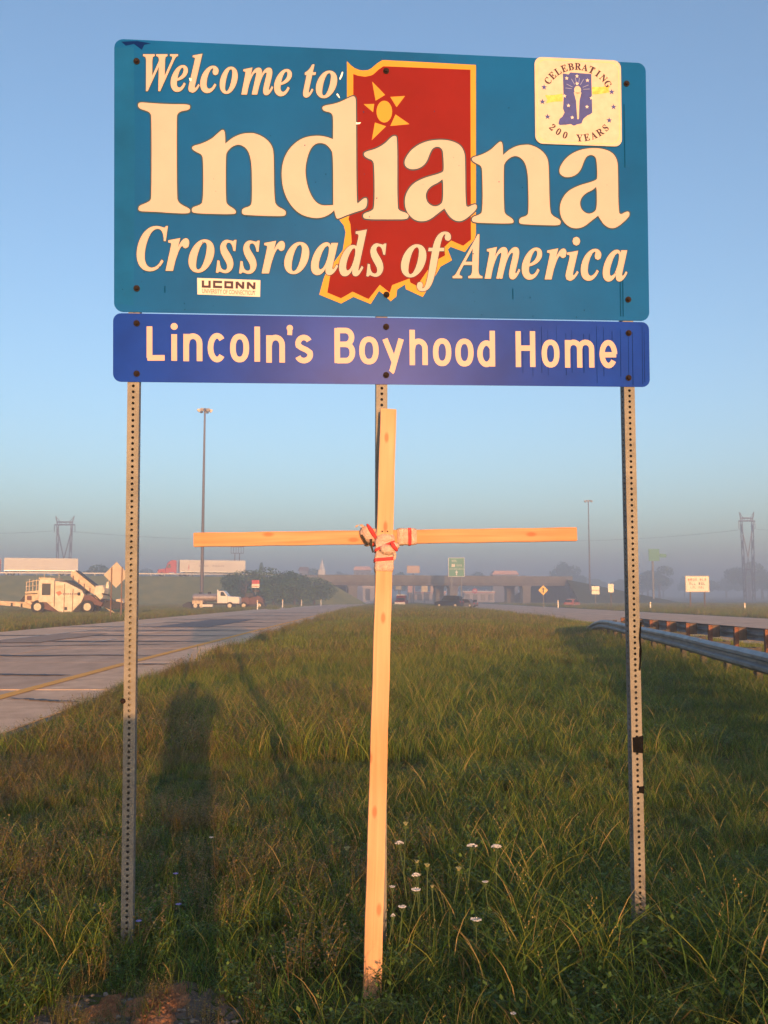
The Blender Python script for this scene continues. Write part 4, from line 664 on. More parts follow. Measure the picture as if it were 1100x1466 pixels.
# bolts
for b in BOLTS:
    x, y = L2(b)
    o = MB().cyl((0, 0, 0), (0, 0, .004), .014, .014, 14).cyl((0, 0, .004), (0, 0, .012), .009, .008, 6).build('bolt', M_bolt, sign); o.location = (x, y, 0.0005)
# perforated square posts: holes cut front and sides; back closed to make them dark
def post_mb(a_top, b_top, a_bot, b_bot, w=.0508, hole=.0066, z0=-.004):
    mb = MB(); vlen = b_top - b_bot; n = int(vlen / .0254); h = w / 2; th = .003
    def face(fr):
        for k in range(n):
            y0 = b_bot + k * .0254; y1 = y0 + .0254; yc = (y0 + y1) / 2
            sq = [(-h, y0), (0, y0), (h, y0), (h, yc), (h, y1), (0, y1), (-h, y1), (-h, yc)]
            oc = [(hole * math.cos(t), yc + hole * math.sin(t)) for t in [R(225 + 45 * i) for i in range(8)]]
            vs_ = [fr(x, y, 0) for x, y in sq] + [fr(x, y, 0) for x, y in oc] + [fr(x, y, -th) for x, y in oc]
            fs = [(i, (i + 1) % 8, 8 + (i + 1) % 8, 8 + i) for i in range(8)] + [(8 + i, 8 + (i + 1) % 8, 16 + (i + 1) % 8, 16 + i) for i in range(8)]
            mb.add(vs_, fs)
    def lean(y): return a_bot + (a_top - a_bot) * (y - b_bot) / vlen
    face(lambda x, y, d: (lean(y) + x, y, z0 + d))
    yb_, yt_ = b_bot, b_bot + n * .0254; mb.add([(lean(yb_) - h, yb_, z0 - w), (lean(yb_) + h, yb_, z0 - w), (lean(yt_) + h, yt_, z0 - w), (lean(yt_) - h, yt_, z0 - w)], [(0, 1, 2, 3)])
    face(lambda x, y, d: (lean(y) - h - d * -1 if False else lean(y) - h - d, y, z0 - h + x))
    face(lambda x, y, d: (lean(y) + h + d, y, z0 - h + x))
    return mb
P_DEF = [((.1, -.02), (.052, -4.25)), ((1.195, -.02), (1.160, -4.25)), ((2.327, -.02), (2.36, -4.25))]
posts = []
for (ta, tb), (ba, bb) in P_DEF:
    (x1, y1), (x0, y0) = L2((ta, tb)), L2((ba, bb))
    posts.append(post_mb(x1, y1, x0, y0).build('post', M_post, sign))
M_tape = mat('black_tape', (0.003, 0.003, 0.004), 0.8, spec=.1, var=0.3, scale=40, bump=.3)
def on_post(i, z):  # a at local height
    (ta, tb), (ba, bb) = P_DEF[i]; return L2((ba + (ta - ba) * (z - bb) / (tb - bb), z))
for b, h, dx in ((-3.215, .075, .0), (-3.40, .03, .004), (-2.78, .045, .012)):
    x, y = on_post(2, b); w = .0508 / 2 + .0025
    P = [(x + random.uniform(-.0, .004) + dx * 2 - w * (.75 if dx == 0 else .3), y), (x + w, y - .006), (x + w + .002, y + h), (x + dx * 2 - w * (.78 if dx == 0 else .15), y + h * .9)]
    mb = MB().prism(P, -.06, -.002, axis='z'); mb.build('tape', M_tape, sign)
x, y = on_post(0, -2.925); MB().ball((x - .028, y, -.004), .012, .012, .012).build('bolt_head', M_bolt, sign)
tri = on_post(2, -2.72)
MB().tube([(tri[0] + .02, tri[1] - .12, 0.0), (tri[0] + .027, tri[1] - .03, .002), (tri[0] + .022, tri[1] + .03, .002), (tri[0] + .029, tri[1] + .1, .0)], .0035).build('wire_tie', M_tape, sign)

# ------------------------------------------------------------------ wooden cross
def wood(name, ca, cb):
    m = bpy.data.materials.new(name); m.use_nodes = True; N = m.node_tree.nodes; L = m.node_tree.links; b = N['Principled BSDF']; b.inputs['Roughness'].default_value = .62
    tc = N.new('ShaderNodeTexCoord'); mp = N.new('ShaderNodeMapping'); mp.inputs['Scale'].default_value = (22, 22, .7); L.new(tc.outputs['Object'], mp.inputs[0])
    nz = N.new('ShaderNodeTexNoise'); nz.inputs['Scale'].default_value = 2.2; nz.inputs['Detail'].default_value = 7; nz.inputs['Distortion'].default_value = .8; L.new(mp.outputs[0], nz.inputs['Vector'])
    rp = N.new('ShaderNodeValToRGB'); rp.color_ramp.elements[0].position = .3; rp.color_ramp.elements[0].color = (*ca, 1); rp.color_ramp.elements[1].position = .66; rp.color_ramp.elements[1].color = (*cb, 1); L.new(nz.outputs[0], rp.inputs[0])
    # knots
    sx = N.new('ShaderNodeSeparateXYZ'); cb_ = N.new('ShaderNodeCombineXYZ'); L.new(tc.outputs['Object'], sx.inputs[0]); L.new(sx.outputs['X'], cb_.inputs['X']); L.new(sx.outputs['Z'], cb_.inputs['Y']); mp2 = N.new('ShaderNodeMapping'); mp2.inputs['Scale'].default_value = (8.5, 3.6, 1); L.new(cb_.outputs[0], mp2.inputs[0])
    vo = N.new('ShaderNodeTexVoronoi'); vo.voronoi_dimensions = '2D'; vo.inputs['Scale'].default_value = 1.0; L.new(mp2.outputs[0], vo.inputs['Vector'])
    r2 = N.new('ShaderNodeValToRGB'); r2.color_ramp.elements[0].position = .05; r2.color_ramp.elements[0].color = (.72, .50, .40, 1); r2.color_ramp.elements[1].position = .11; r2.color_ramp.elements[1].color = (1, 1, 1, 1); L.new(vo.outputs['Distance'], r2.inputs[0])
    n3 = N.new('ShaderNodeTexNoise'); n3.inputs['Scale'].default_value = 1.6; L.new(tc.outputs['Object'], n3.inputs['Vector'])
    r3 = N.new('ShaderNodeValToRGB'); r3.color_ramp.elements[0].position = .35; r3.color_ramp.elements[0].color = (1, .80, .62, 1); r3.color_ramp.elements[1].position = .6; r3.color_ramp.elements[1].color = (1.05, 1.02, 1, 1); L.new(n3.outputs[0], r3.inputs[0])
    m1 = N.new('ShaderNodeMix'); m1.data_type = 'RGBA'; m1.blend_type = 'MULTIPLY'; m1.inputs['Factor'].default_value = 1; L.new(rp.outputs[0], m1.inputs[6]); L.new(r2.outputs[0], m1.inputs[7])
    m2 = N.new('ShaderNodeMix'); m2.data_type = 'RGBA'; m2.blend_type = 'MULTIPLY'; m2.inputs['Factor'].default_value = 1; L.new(m1.outputs[2], m2.inputs[6]); L.new(r3.outputs[0], m2.inputs[7])
    L.new(m2.outputs[2], b.inputs['Base Color'])
    bp = N.new('ShaderNodeBump'); bp.inputs['Strength'].default_value = .15; bp.inputs['Distance'].default_value = .003; L.new(nz.outputs[0], bp.inputs['Height']); L.new(bp.outputs[0], b.inputs['Normal'])
    return m
M_pine = wood('pine_wood', (0.38, 0.225, 0.125), (0.49, 0.315, 0.185))
M_pine2 = wood('pine_wood_reddish', (0.34, 0.160, 0.080), (0.45, 0.27, 0.15))
base = at(533, 1408, 3.74); top = at(556, 587, 4.085)
cross = thing('wooden_cross', 'tall pale pine cross leaning on the middle post of the welcome sign', 'cross', (base.x, base.y, 0))
def board(a, b, w, t, name, m, side, parent, origin):
    """board from a to b, w wide along side, t thick; its mesh axis z runs along the grain"""
    L_ = (b - a).length; zx = (b - a).normalized(); xx = (side - zx * side.dot(zx)).normalized(); yx = zx.cross(xx)
    mb = MB(); n = 24
    for i in range(n + 1):
        z = L_ * i / n; j = .0008 * math.sin(i * 1.7)
        mb.v += [(-w / 2 + j, -t / 2, z), (w / 2 + j, -t / 2, z), (w / 2 + j, t / 2, z), (-w / 2 + j, t / 2, z)]
    for i in range(n):
        for k in range(4): mb.f.append((i * 4 + k, i * 4 + (k + 1) % 4, (i + 1) * 4 + (k + 1) % 4, (i + 1) * 4 + k))
    mb.f += [(3, 2, 1, 0), (n * 4, n * 4 + 1, n * 4 + 2, n * 4 + 3)]
    o = mb.build(name, m, parent, bevel=.0015)
    Mw = Matrix((xx, yx, zx)).transposed().to_4x4(); Mw.translation = a - origin
    o.matrix_local = Mw
    return o
CO = Vector(cross.location)
board(base - (top - base).normalized() * .05, top, .070, .036, 'upright', M_pine, Vector((1, .10, 0)), cross, CO)
def on_up(z): t = (z - base.z) / (top.z - base.z); return base.lerp(top, t)
barz = 1.83; ymid = on_up(barz).y + .037
bl_ = at(278, 773, ymid - .05); br_ = at(825, 765, ymid + .05)
arm_side = Vector((0, -.02, 1))
board(bl_, br_, .060, .036, 'crossbar', M_pine2, Vector((0, 0, 1)), cross, CO)
# striped cloth ties
M_cloth = mat('tie_cloth', (0.40, 0.27, 0.24), 0.9, scale=45, col2=(0.56, 0.43, 0.38), bump=.5, bscale=160)
M_cloth_red = mat('tie_red_stripe', (0.50, 0.04, 0.045), 0.9, var=.2, scale=60)
M_strap = mat('dark_strap', (0.02, 0.018, 0.015), .7)
tie = thing('striped_cloth_tie', 'red and white striped cloth knotted round the joint of the wooden cross', 'cloth tie', on_up(barz))
TO = Vector(tie.location)
bd = (br_ - bl_).normalized(); ud = (top - base).normalized()
def ring(center, axis, side, hw, ht, length, name, m, lump=.003, skew=0.0, n=5):
    """cloth band wrapped round a board: hw, ht half section, length along the board"""
    axis = axis.normalized(); side = (side - axis * side.dot(axis)).normalized(); dep = axis.cross(side)
    mb = MB(); sec = rrect(-hw, hw, -ht, ht, min(hw, ht) * .45, 3); k = len(sec); vs_ = []
    for i in range(n + 1):
        t = i / n - .5; g = 1 + .04 * math.sin(i * 2.3) + (.06 if 0 < i < n else 0)
        for x, y in sec: vs_.append(center - TO + axis * (t * length + skew * x) + side * x * g * random.uniform(.985, 1.03) + dep * y * g * random.uniform(.97, 1.05))
    fs = [(i * k + j, i * k + (j + 1) % k, (i + 1) * k + (j + 1) % k, (i + 1) * k + j) for i in range(n) for j in range(k)]
    fs += [tuple(range(k))[::-1], tuple(range(n * k, n * k + k))]
    return mb.add(vs_, fs).build(name, m, tie, smooth=True)
def on_bar(px): t = (px - 278) / 547; return bl_.lerp(br_, t)
Zv = Vector((0, 0, 1)); Xv = Vector((1, .1, 0))
ring(on_bar(579), bd, Zv, .0345, .0225, .085, 'wrap', M_cloth)
ring(on_bar(583), bd, Zv, .0362, .024, .015, 'red_stripe', M_cloth_red)
ring(on_bar(532), bd, Zv, .036, .0235, .06, 'wrap', M_cloth, skew=.35)
ring(on_bar(537), bd, Zv, .0378, .0252, .017, 'red_stripe', M_cloth_red, skew=.5)
ring(on_up(barz - .035), ud, Xv, .039, .0225, .060, 'wrap', M_cloth, skew=.25)
ring(on_up(barz - .115), ud, Xv, .0385, .022, .085, 'wrap', M_cloth)
ring(on_up(barz - .105), ud, Xv, .0405, .0238, .017, 'red_stripe', M_cloth_red, skew=.12)
ring(on_up(barz - .048) + Vector((0, -.004, 0)), ud, Xv, .0395, .0228, .014, 'red_stripe', M_cloth_red, skew=.5)
kn = on_bar(524) + Vector((-.0, -.03, .01)) - TO
def lump(c, r, name, m, rot=0.0, j=.12, n=14, mm=9):
    o = MB().ball((0, 0, 0), *r, n=n, m=mm, jit=j).build(name, m, tie, smooth=True); o.location = c; o.rotation_euler = (0, rot, 0); return o
lump(kn, (.030, .016, .040), 'knot', M_cloth, R(-35)); lump(kn + Vector((.016, -.006, .012)), (.010, .016, .041), 'red_stripe', M_cloth_red, R(-32), .05)
lump(kn + Vector((.045, .0, -.005)), (.018, .016, .042), 'fold', M_cloth, R(20)); lump(kn + Vector((.047, -.008, -.004)), (.011, .013, .043), 'red_stripe', M_cloth_red, R(22), .05)
k2 = on_up(barz - .062) + Vector((.012, -.028, 0)) - TO
lump(k2, (.034, .014, .022), 'knot', M_cloth, R(12)); lump(k2 + Vector((.030, .0, .012)), (.024, .013, .018), 'fold', M_cloth, R(-20)); lump(k2 + Vector((.030, -.006, .012)), (.010, .014, .024), 'red_stripe', M_cloth_red, R(-38), .05)
lump(on_up(barz - .012) + Vector((0, -.022, 0)) - TO, (.034, .008, .018), 'fold', M_cloth, 0)
MB().tube([kn + Vector((-.028, -.016, -.002)), kn + Vector((-.012, -.02, -.03)), kn + Vector((.002, -.018, -.045))], .005).build('strap_edge', M_strap, tie)
def tail(P, w, name, m):
    v = []; n_ = len(P)
    for i, p in enumerate(P):
        t = i / (n_ - 1); v += [p + Vector((-w * (1 - .3 * t), .002 * math.sin(i * 2), 0)), p + Vector((w * (1 - .3 * t), -.002 * math.sin(i), .002))]
    MB().add(v, [(2 * i, 2 * i + 1, 2 * i + 3, 2 * i + 2) for i in range(n_ - 1)]).build(name, m, tie)
tail([k2_ for k2_ in [on_up(barz - .05) - TO + Vector((.03, -.03, 0)), on_up(barz - .05) - TO + Vector((.040, -.035, -.015)), on_up(barz - .05) - TO + Vector((.046, -.030, -.035)), on_up(barz - .05) - TO + Vector((.043, -.028, -.055))]], .007, 'loose_end', M_cloth)
tail([kn + Vector(q) for q in ((-.02, -.016, .03), (-.032, -.02, .042), (-.045, -.018, .040), (-.052, -.015, .030))], .008, 'loose_end', M_cloth)
for s_, dz_ in ((.55, .016), (.52, .0), (.57, -.014)): ring(on_bar(571 + dz_ * 200), bd, Zv, .0352, .0232, .004, 'crease', M_cloth, skew=s_ - .5)
MB().tube([kn + Vector((.012, -.014, -.02)), kn + Vector((.014, -.016, -.05)), kn + Vector((.022, -.014, -.078))], [.0065, .005, .004]).build('loose_end', M_strap, tie)
for dx in (-.011, .012):
    p = on_up(barz + .018) + Vector((dx, -.019, 0)) - TO
    MB().cyl(p, p + Vector((0, -.003, 0)), .0035, n=8).build('nail', M_bolt, tie)
# ------------------------------------------------------------------ vehicles
M_tyre = mat('tyre_rubber', (0.018, 0.017, 0.016), .85, var=.3, scale=20)
M_hub = mat('painted_hub', (0.62, 0.54, 0.40), .5, var=.15, scale=8)
M_mill = mat('cream_machine_paint', (0.56, 0.47, 0.34), .55, scale=2.2, col2=(0.76, 0.70, 0.56), bump=.05)
M_dirty = mat('dirty_cream_paint', (0.46, 0.34, 0.22), .7, scale=3.5, col2=(0.72, 0.60, 0.42), bump=.2)
M_glass = mat('dark_glass', (0.02, 0.022, 0.025), .08, spec=.8)
M_blackm = mat('black_metal', (0.02, 0.019, 0.018), .6, var=.3, scale=8)
M_redp = mat('red_truck_paint', (0.45, 0.022, 0.03), .35, var=.1, scale=2)
M_trailer = mat('trailer_white', (0.70, 0.67, 0.60), .5, var=.05, scale=.6, bump=.05)
M_chrome = mat('chrome', (.7, .7, .7), .2, metal=1.0)
M_steel = mat('tank_steel', (.46, .38, .33), .45, var=.2, scale=2, metal=.5)
M_lamp_r = mat('red_lens', (.5, .02, .02), .3)
M_brownred = mat('oxide_red_paint', (0.09, 0.04, 0.025), .7, scale=3, col2=(.17, .075, .05), bump=.2)
def wheel(parent, x, y, z, r, w, side=-1):
    t = MB().cyl((0, -w / 2, 0), (0, w / 2, 0), r, r, 20); o = t.build('wheel', M_tyre, parent, bevel=r * .08); o.location = (x, y, z)
    h = MB().cyl((0, side * (w / 2 + .015), 0), (0, side * (w / 2 - .05), 0), r * .55, r * .6, 16).cyl((0, side * (w / 2 + .05), 0), (0, side * (w / 2), 0), r * .2, r * .24, 10)
    h.build('hub', M_hub, o); return o
def semi(label, loc, rz, group, cab=M_redp):
    t = thing('semi_truck', label, 'semi truck', loc, rz, group)
    MB().box(0, 16.15, -1.3, 1.3, 1.15, 4.05).build('trailer', M_trailer, t, bevel=.04)
    mb = MB()
    for k in range(1, 13): mb.box(k * 1.24 - .02, k * 1.24 + .02, -1.315, -1.3, 1.25, 3.95)
    mb.build('side_rib', M_trailer, t)
    MB().box(.1, 16.1, -1.32, -1.29, 1.08, 1.2).build('lower_rail', M_chrome, t)
    MB().box(1.0, 15.8, -.45, .45, .85, 1.12).build('chassis', M_blackm, t)
    MB().box(3.1, 3.25, -1, -.85, .1, 1.1).box(3.1, 3.25, .85, 1, .1, 1.1).box(2.9, 3.45, -1.1, -.75, .02, .1).build('landing_gear', M_blackm, t)
    for x in (12.6, 13.85):
        wheel(t, x, -1.05, .5, .5, .5); wheel(t, x, 1.05, .5, .5, .5, 1)
    MB().box(14.7, 14.72, -1.25, -.7, .35, 1.1).build('mud_flap', M_blackm, t)
    # tractor, nose towards -x
    MB().prism([(-.75, .75), (-.75, 3.6), (-1.0, 3.95), (-1.9, 3.95), (-2.6, 3.55), (-3.0, 2.85), (-3.3, 2.0), (-3.35, .75)], -1.22, 1.22, bev=.08).build('cab', cab, t)
    MB().prism([(-3.3, .65), (-3.3, 1.95), (-4.9, 1.72), (-5.15, 1.5), (-5.2, .65)], -1.0, 1.0, bev=.08).build('hood', cab, t)
    MB().prism([(-3.02, 2.1), (-2.72, 2.95), (-2.2, 2.95), (-2.2, 2.1)], -1.235, -1.215).build('side_window', M_glass, t)
    MB().add([(-3.36, -1.05, 2.05), (-3.36, 1.05, 2.05), (-3.02, 1.0, 2.9), (-3.02, -1.0, 2.9)], [(0, 1, 2, 3)]).build('windscreen', M_glass, t)
    MB().box(-5.3, -5.2, -1.1, 1.1, .45, .85).build('bumper', M_chrome, t)
    MB().cyl((-.55, -1.05, 1.0), (-.55, -1.05, 4.1), .08, .08, 8).build('exhaust_stack', M_chrome, t)
    MB().cyl((-2.6, -1.05, .75), (-1.3, -1.05, .75), .33, .33, 12).build('fuel_tank', M_chrome, t)
    wheel(t, -4.2, -1.05, .5, .5, .3); wheel(t, -4.2, 1.05, .5, .5, .3, 1)
    for x in (.55, 1.85): wheel(t, x, -1.02, .5, .5, .5); wheel(t, x, 1.02, .5, .5, .5, 1)
    MB().box(-5.22, -5.1, -.98, -.7, .95, 1.2).build('headlight', M_trailer, t)
    return t
OZ = OA
def on_over(px, s_off=-2.0):
    # where the sight line through photo column px meets the overpass road
    k = (px - 550) / 1324; c = O0 + ON * s_off
    s = (k * c.y - c.x) / (OD.x - k * OD.y); return c + OD * s
p = on_over(7); semi('white semi trailer with a red tractor mostly outside the picture, leftmost on the overpass road', (p.x, p.y, DECK + .02), OZ, 'semi trucks on the embankment road')
p = on_over(257); sm2 = semi('semi truck with bright red cab and white trailer, behind the tall light mast', (p.x, p.y, DECK + .02), OZ, 'semi trucks on the embankment road')
M_faint = mat('faint_trailer_lettering', (0.40, 0.37, 0.36), .5)
mb = MB()
for i in range(15):
    if i in (6, 7): continue
    mb.box(4.6 + i * .42, 4.6 + i * .42 + random.uniform(.2, .34), -1.325, -1.318, 2.45, 2.45 + random.uniform(.3, .42))
mb.build('lettering', M_faint, sm2)
MB().box(2.1, 2.25, -1.325, -1.318, 1.7, 2.9).build('marking', M_lamp_r, sm2)
def sedan(name, label, cat, loc, rz, L_, H, paint, suv=False, group=None, front_x=1):
    t = thing(name, label, cat, loc, rz, group); h = L_ / 2; w = .9 if not suv else .98
    b = H * .56; zb = .3 if suv else .22
    MB().prism([(-h, zb), (-h * 1.0, b * .82), (-h * .93, b), (h * .55, b), (h * .93, b * .86), (h, b * .6), (h, zb)], -w, w, bev=.09).build('body', paint, t)
    if suv: cp = [(-h * .92, b), (-h * .84, H * .97), (-h * .6, H), (h * .12, H), (h * .28, H * .97), (h * .52, b)]
    else: cp = [(-h * .72, b), (-h * .42, H * .98), (-h * .2, H), (h * .1, H), (h * .22, H * .97), (h * .5, b)]
    MB().prism(cp, -w * .86, w * .86, bev=.1).build('cabin', paint, t)
    q = [(x * .93 + .0, b + .04 + (z - b) * .84) for x, z in cp]
    MB().prism(q, -w * .875, w * .875).build('side_window', M_glass, t)
    MB().add([(h * .515, -w * .72, b + .03), (h * .515, w * .72, b + .03), (h * .30, w * .66, H * .93), (h * .30, -w * .66, H * .93)], [(0, 1, 2, 3)]).build('windscreen', M_glass, t)
    MB().box(-h * .945 - .0, -h * .9, -w * .7, w * .7, b + .08, H * .9).build('rear_window', M_glass, t)
    for sx in (-.62, .62):
        for sy in (-1, 1): wheel(t, h * sx, sy * (w - .1), .34 if suv else .31, .34 if suv else .31, .22, sy)
    for sy in (-1, 1):
        MB().box(-h - .01, -h + .05, sy * w * .72 - .12, sy * w * .72 + .12, b * .72, b * .95).build('tail_light', M_lamp_r, t)
        MB().box(h - .06, h + .01, sy * w * .7 - .14, sy * w * .7 + .14, b * .5, b * .68).build('headlight', M_trailer, t)
    MB().box(-h - .03, h + .03, -w * .9, w * .9, .2, .3).build('bumper', M_blackm, t)
    return t
def gp(px, d, dz=0.0):
    q = at(px, 850, d); return Vector((q.x, d, -0.005 * (min(max(d, 20), 400) - 20) + dz))
M_navycar = mat('dark_navy_car_paint', (0.012, 0.014, 0.03), .3)
M_maroon = mat('maroon_car_paint', (0.14, 0.02, 0.03), .35)
M_whitecar = mat('white_car_paint', (.7, .68, .64), .35)
M_redcar = mat('red_car_paint', (.40, .15, .11), .35)
q = gp(643, 148, .04); sedan('suv', 'dark navy suv on the road ahead, beyond the end of the median grass', 'car', q, R(158), 4.3, 1.9, M_navycar, True)
q = gp(667, 152, .04); sedan('car', 'small dark car with pale nose right beside the navy suv', 'car', q, R(150), 3.6, 1.35, mat('grey_car_paint', (.12, .12, .13), .4))
t = sedan('pickup_truck', 'maroon pickup truck with white roof and bright bumper, right of the cross upright', 'truck', gp(575, 172, .04), R(262), 5.0, 2.0, M_maroon, True)
MB().box(-1.2, 1.2, -.8, .8, 2.0, 2.12).build('roof_panel', M_whitecar, t); MB().box(2.45, 2.6, -.95, .95, .35, .75).build('front_bumper', M_whitecar, t)
t = sedan('car', 'pale red car in the mist between the yellow diamond and the twin white signs', 'car', gp(819, 172, .04), R(60), 4.2, 1.3, M_redcar); MB().box(-.9, .4, -.6, .6, 1.35, 1.38).build('roof_panel', M_whitecar, t)

# white milling machine parked on the left verge
D1 = 92.0; g0 = gp(90, D1); S1 = 1324 / D1
mill = thing('road_milling_machine', 'cream white road milling machine with conveyor boom parked on the left verge', 'construction machine', g0)
def mx(px, py): return ((px - 90) / S1, (878 - py) / S1)
def mprism(P, y0, y1, name, m, bev=.03): return MB().prism([mx(*p) for p in P], y0, y1, bev=bev).build(name, m, mill)
mprism([(61, 831), (85, 832), (100, 834), (122, 845), (126, 852), (122, 862), (108, 877), (93, 877), (80, 868), (72, 861), (61, 861)], -1.15, 1.15, 'housing', M_mill, .06)
mprism([(63, 830), (84, 830), (84, 862), (63, 862)], -1.25, -1.1, 'cab_side', M_mill)
mprism([(67, 836), (79, 836), (79, 852), (67, 852)], -1.28, -1.24, 'window', M_glass, 0)
mprism([(66, 835), (80, 835), (80, 836), (66, 836)], -1.3, -1.24, 'window_frame', M_dirty, 0)
mprism([(42, 847), (62, 845), (62, 862), (50, 866), (42, 862)], -1.1, 1.1, 'engine_deck', M_dirty, .05)
mprism([(61, 827), (84, 828), (84, 831), (61, 830)], -1.1, 1.1, 'canopy', M_dirty, .02)
mprism([(0, 860), (45, 862), (52, 866), (52, 872), (30, 868), (0, 866)], -.5, .5, 'rear_conveyor', M_dirty, .04)
mprism([(-40, 858), (0, 860), (0, 866), (-40, 864)], -.5, .5, 'rear_conveyor', M_dirty, .04)
mprism([(50, 861), (72, 861), (80, 868), (92, 877), (60, 869)], -1.12, 1.0, 'rear_fender', M_brownred, .03)
mprism([(104, 819), (109, 818), (146, 846), (143, 855), (128, 846), (102, 825)], -.45, .45, 'conveyor_boom', M_dirty, .04)
mprism([(109, 817), (112, 818), (148, 845), (146, 847)], -.5, .5, 'conveyor_cover', M_blackm, .0)
mprism([(84, 833), (100, 831), (128, 846), (124, 851), (112, 842), (98, 834)], -1.0, .9, 'engine_cover', M_blackm, .03)
mprism([(140, 839), (150, 838), (153, 846), (150, 857), (143, 860), (137, 851)], -.8, .8, 'water_tank', M_mill, .08)
mprism([(124, 852), (134, 852), (152, 863), (150, 868), (126, 862)], -1.05, 1.05, 'front_frame', M_brownred, .03)
mprism([(152, 858), (165, 860), (186, 864), (186, 871), (160, 872), (150, 868)], -.7, .7, 'front_arm', M_blackm, .04)
mprism([(150, 869), (152, 868), (166, 877), (164, 878.5)], -.1, .1, 'support_leg', M_mill, .0)
mprism([(153, 833), (156, 833), (156, 843), (152, 842)], -.2, .2, 'exhaust', M_mill, .01)
for x in (43, 47, 52, 57):
    a, b = mx(x, 847), mx(x, 830 if x > 45 else 834); MB().cyl((a[0], -.9, a[1]), (b[0], -.9, b[1]), .04, n=6).build('railing_post', M_dirty, mill)
a, b = mx(42, 834), mx(60, 831); MB().cyl((a[0], -.9, a[1]), (b[0], -.9, b[1]), .04, n=6).build('handrail', M_dirty, mill)
a, b = mx(42, 840), mx(60, 838); MB().cyl((a[0], -.9, a[1]), (b[0], -.9, b[1]), .03, n=6).build('handrail', M_dirty, mill)
for x, y0_, y1_ in ((63, 830, 822), (84, 828, 820)):
    a, b = mx(x, y0_), mx(x, y1_); MB().cyl((a[0], 0, a[1]), (b[0], 0, b[1]), .035, n=6).build('antenna', M_dirty, mill)
MB().prism([mx(41, 848), mx(43, 848), mx(36, 862), mx(31, 861)], -.4, -.3).build('hose', M_blackm, mill)
for x in (61, 131):
    a = mx(x, 868.5); wheel(mill, a[0], -.95, .66, .66, .5); wheel(mill, a[0], .95, .66, .66, .5, 1)
MB().prism([mx(86, 848), mx(92, 846), mx(95, 850), (mx(90, 853))], -1.19, -1.15).build('logo_mark', mat('orange_red_logo', (.6, .16, .07), .5), mill)
mb = MB()
for i in range(8): a = mx(96 + i * 3.2, 851.5); mb.box(a[0], a[0] + .15, -1.19, -1.15, a[1], a[1] + .17)
mb.build('lettering', mat('machine_lettering', (.25, .2, .2), .5), mill)
a = mx(99, 873); MB().box(a[0], a[0] + .25, -1.19, -1.15, a[1], a[1] + .3).build('step', M_blackm, mill)
a = mx(117, 851); MB().box(a[0], a[0] + .25, -1.19, -1.1, a[1] - .1, a[1] + .2).build('vent', M_blackm, mill)

for P_, nm, m_ in (([(84.3, 832), (84.8, 832), (84.8, 868), (84.3, 868)], 'panel_seam', M_brownred), ([(98, 836), (98.5, 836), (98.5, 877), (98, 877)], 'panel_seam', M_brownred), ([(110, 843), (110.5, 843), (110.5, 874), (110, 874)], 'panel_seam', M_brownred),
                   ([(86, 839), (96, 838), (96, 842), (86, 843)], 'vent', M_dirty), ([(43, 850), (60, 849), (60, 850), (43, 851)], 'panel_seam', M_blackm), ([(46, 853), (52, 853), (52, 859), (46, 859)], 'door', M_brownred),
                   ([(2, 863), (4, 863), (4, 867), (2, 867)], 'bracket', M_blackm), ([(20, 863), (22, 863), (22, 868), (20, 868)], 'bracket', M_blackm), ([(34, 864), (36, 864), (36, 869), (34, 869)], 'bracket', M_blackm)):
    MB().prism([mx(*p) for p in P_], -1.22 if nm != 'bracket' else -.6, -1.14 if nm != 'bracket' else -.5).build(nm, m_, mill)
for pts in ([(126, 848), (132, 858), (129, 866)], [(140, 852), (150, 862), (158, 860), (166, 866)], [(150, 850), (160, 852), (166, 860)], [(112, 845), (122, 852), (127, 860)]):
    MB().tube([(mx(*p)[0], -.95, mx(*p)[1]) for p in pts], .07, 6).build('hose', M_blackm, mill)
for x in (106, 114, 122, 130, 138):
    a = mx(x, 824 + (x - 106) * .72 + 2); MB().box(a[0], a[0] + .1, -.5, -.44, a[1] - .35, a[1] + .1).build('boom_rib', M_brownred, mill)
MB().prism([mx(168, 858), mx(176, 857), mx(180, 864), mx(170, 866)], -.6, .6, bev=.04).build('drum_guard', M_dirty, mill)
# tanker truck
D2 = 127.0; g0 = gp(305, D2); S2 = 1324 / D2
tk = thing('tanker_truck', 'small white cab truck with a steel tank, parked on the verge under the light mast', 'truck', g0)
def kx(px, py): return ((px - 305) / S2, (872.6 - py) / S2)
a = kx(277, 857); b = kx(313, 857)
tb = MB(); nseg = 20; vs_ = []
for X_, k in ((a[0], .75), (a[0] + .2, 1), (b[0] - .2, 1), (b[0], .75)):
    for i in range(nseg): t = 2 * math.pi * i / nseg; vs_.append((X_, 1.05 * k * math.cos(t), 1.58 + .55 * k * math.sin(t)))
tb.add(vs_, [(r * nseg + i, r * nseg + (i + 1) % nseg, (r + 1) * nseg + (i + 1) % nseg, (r + 1) * nseg + i) for r in range(3) for i in range(nseg)] + [tuple(range(nseg)), tuple(range(3 * nseg, 4 * nseg))[::-1]])
tb.build('tank', M_steel, tk, smooth=False)
for X_ in (a[0] + 1.0, a[0] + 2.2): MB().cyl((X_, -.0, 2.1), (X_, .0, 2.35), .25, .2, 12).build('hatch', M_blackm, tk)
MB().prism([kx(314, 846.5), kx(322, 846.5), kx(325, 849.5), kx(328, 853.5), kx(328, 864), kx(314, 864)], -1.1, 1.1, bev=.06).build('cab', M_whitecar, tk)
MB().prism([kx(326, 854), kx(343, 855), kx(344.5, 857), kx(344.5, 864.5), kx(326, 864.5)], -.95, .95, bev=.08).build('hood', M_whitecar, tk)
MB().prism([kx(318, 848), kx(322, 848), kx(325.5, 853.5), kx(318, 853.5)], -1.13, -1.09).build('side_window', M_glass, tk)
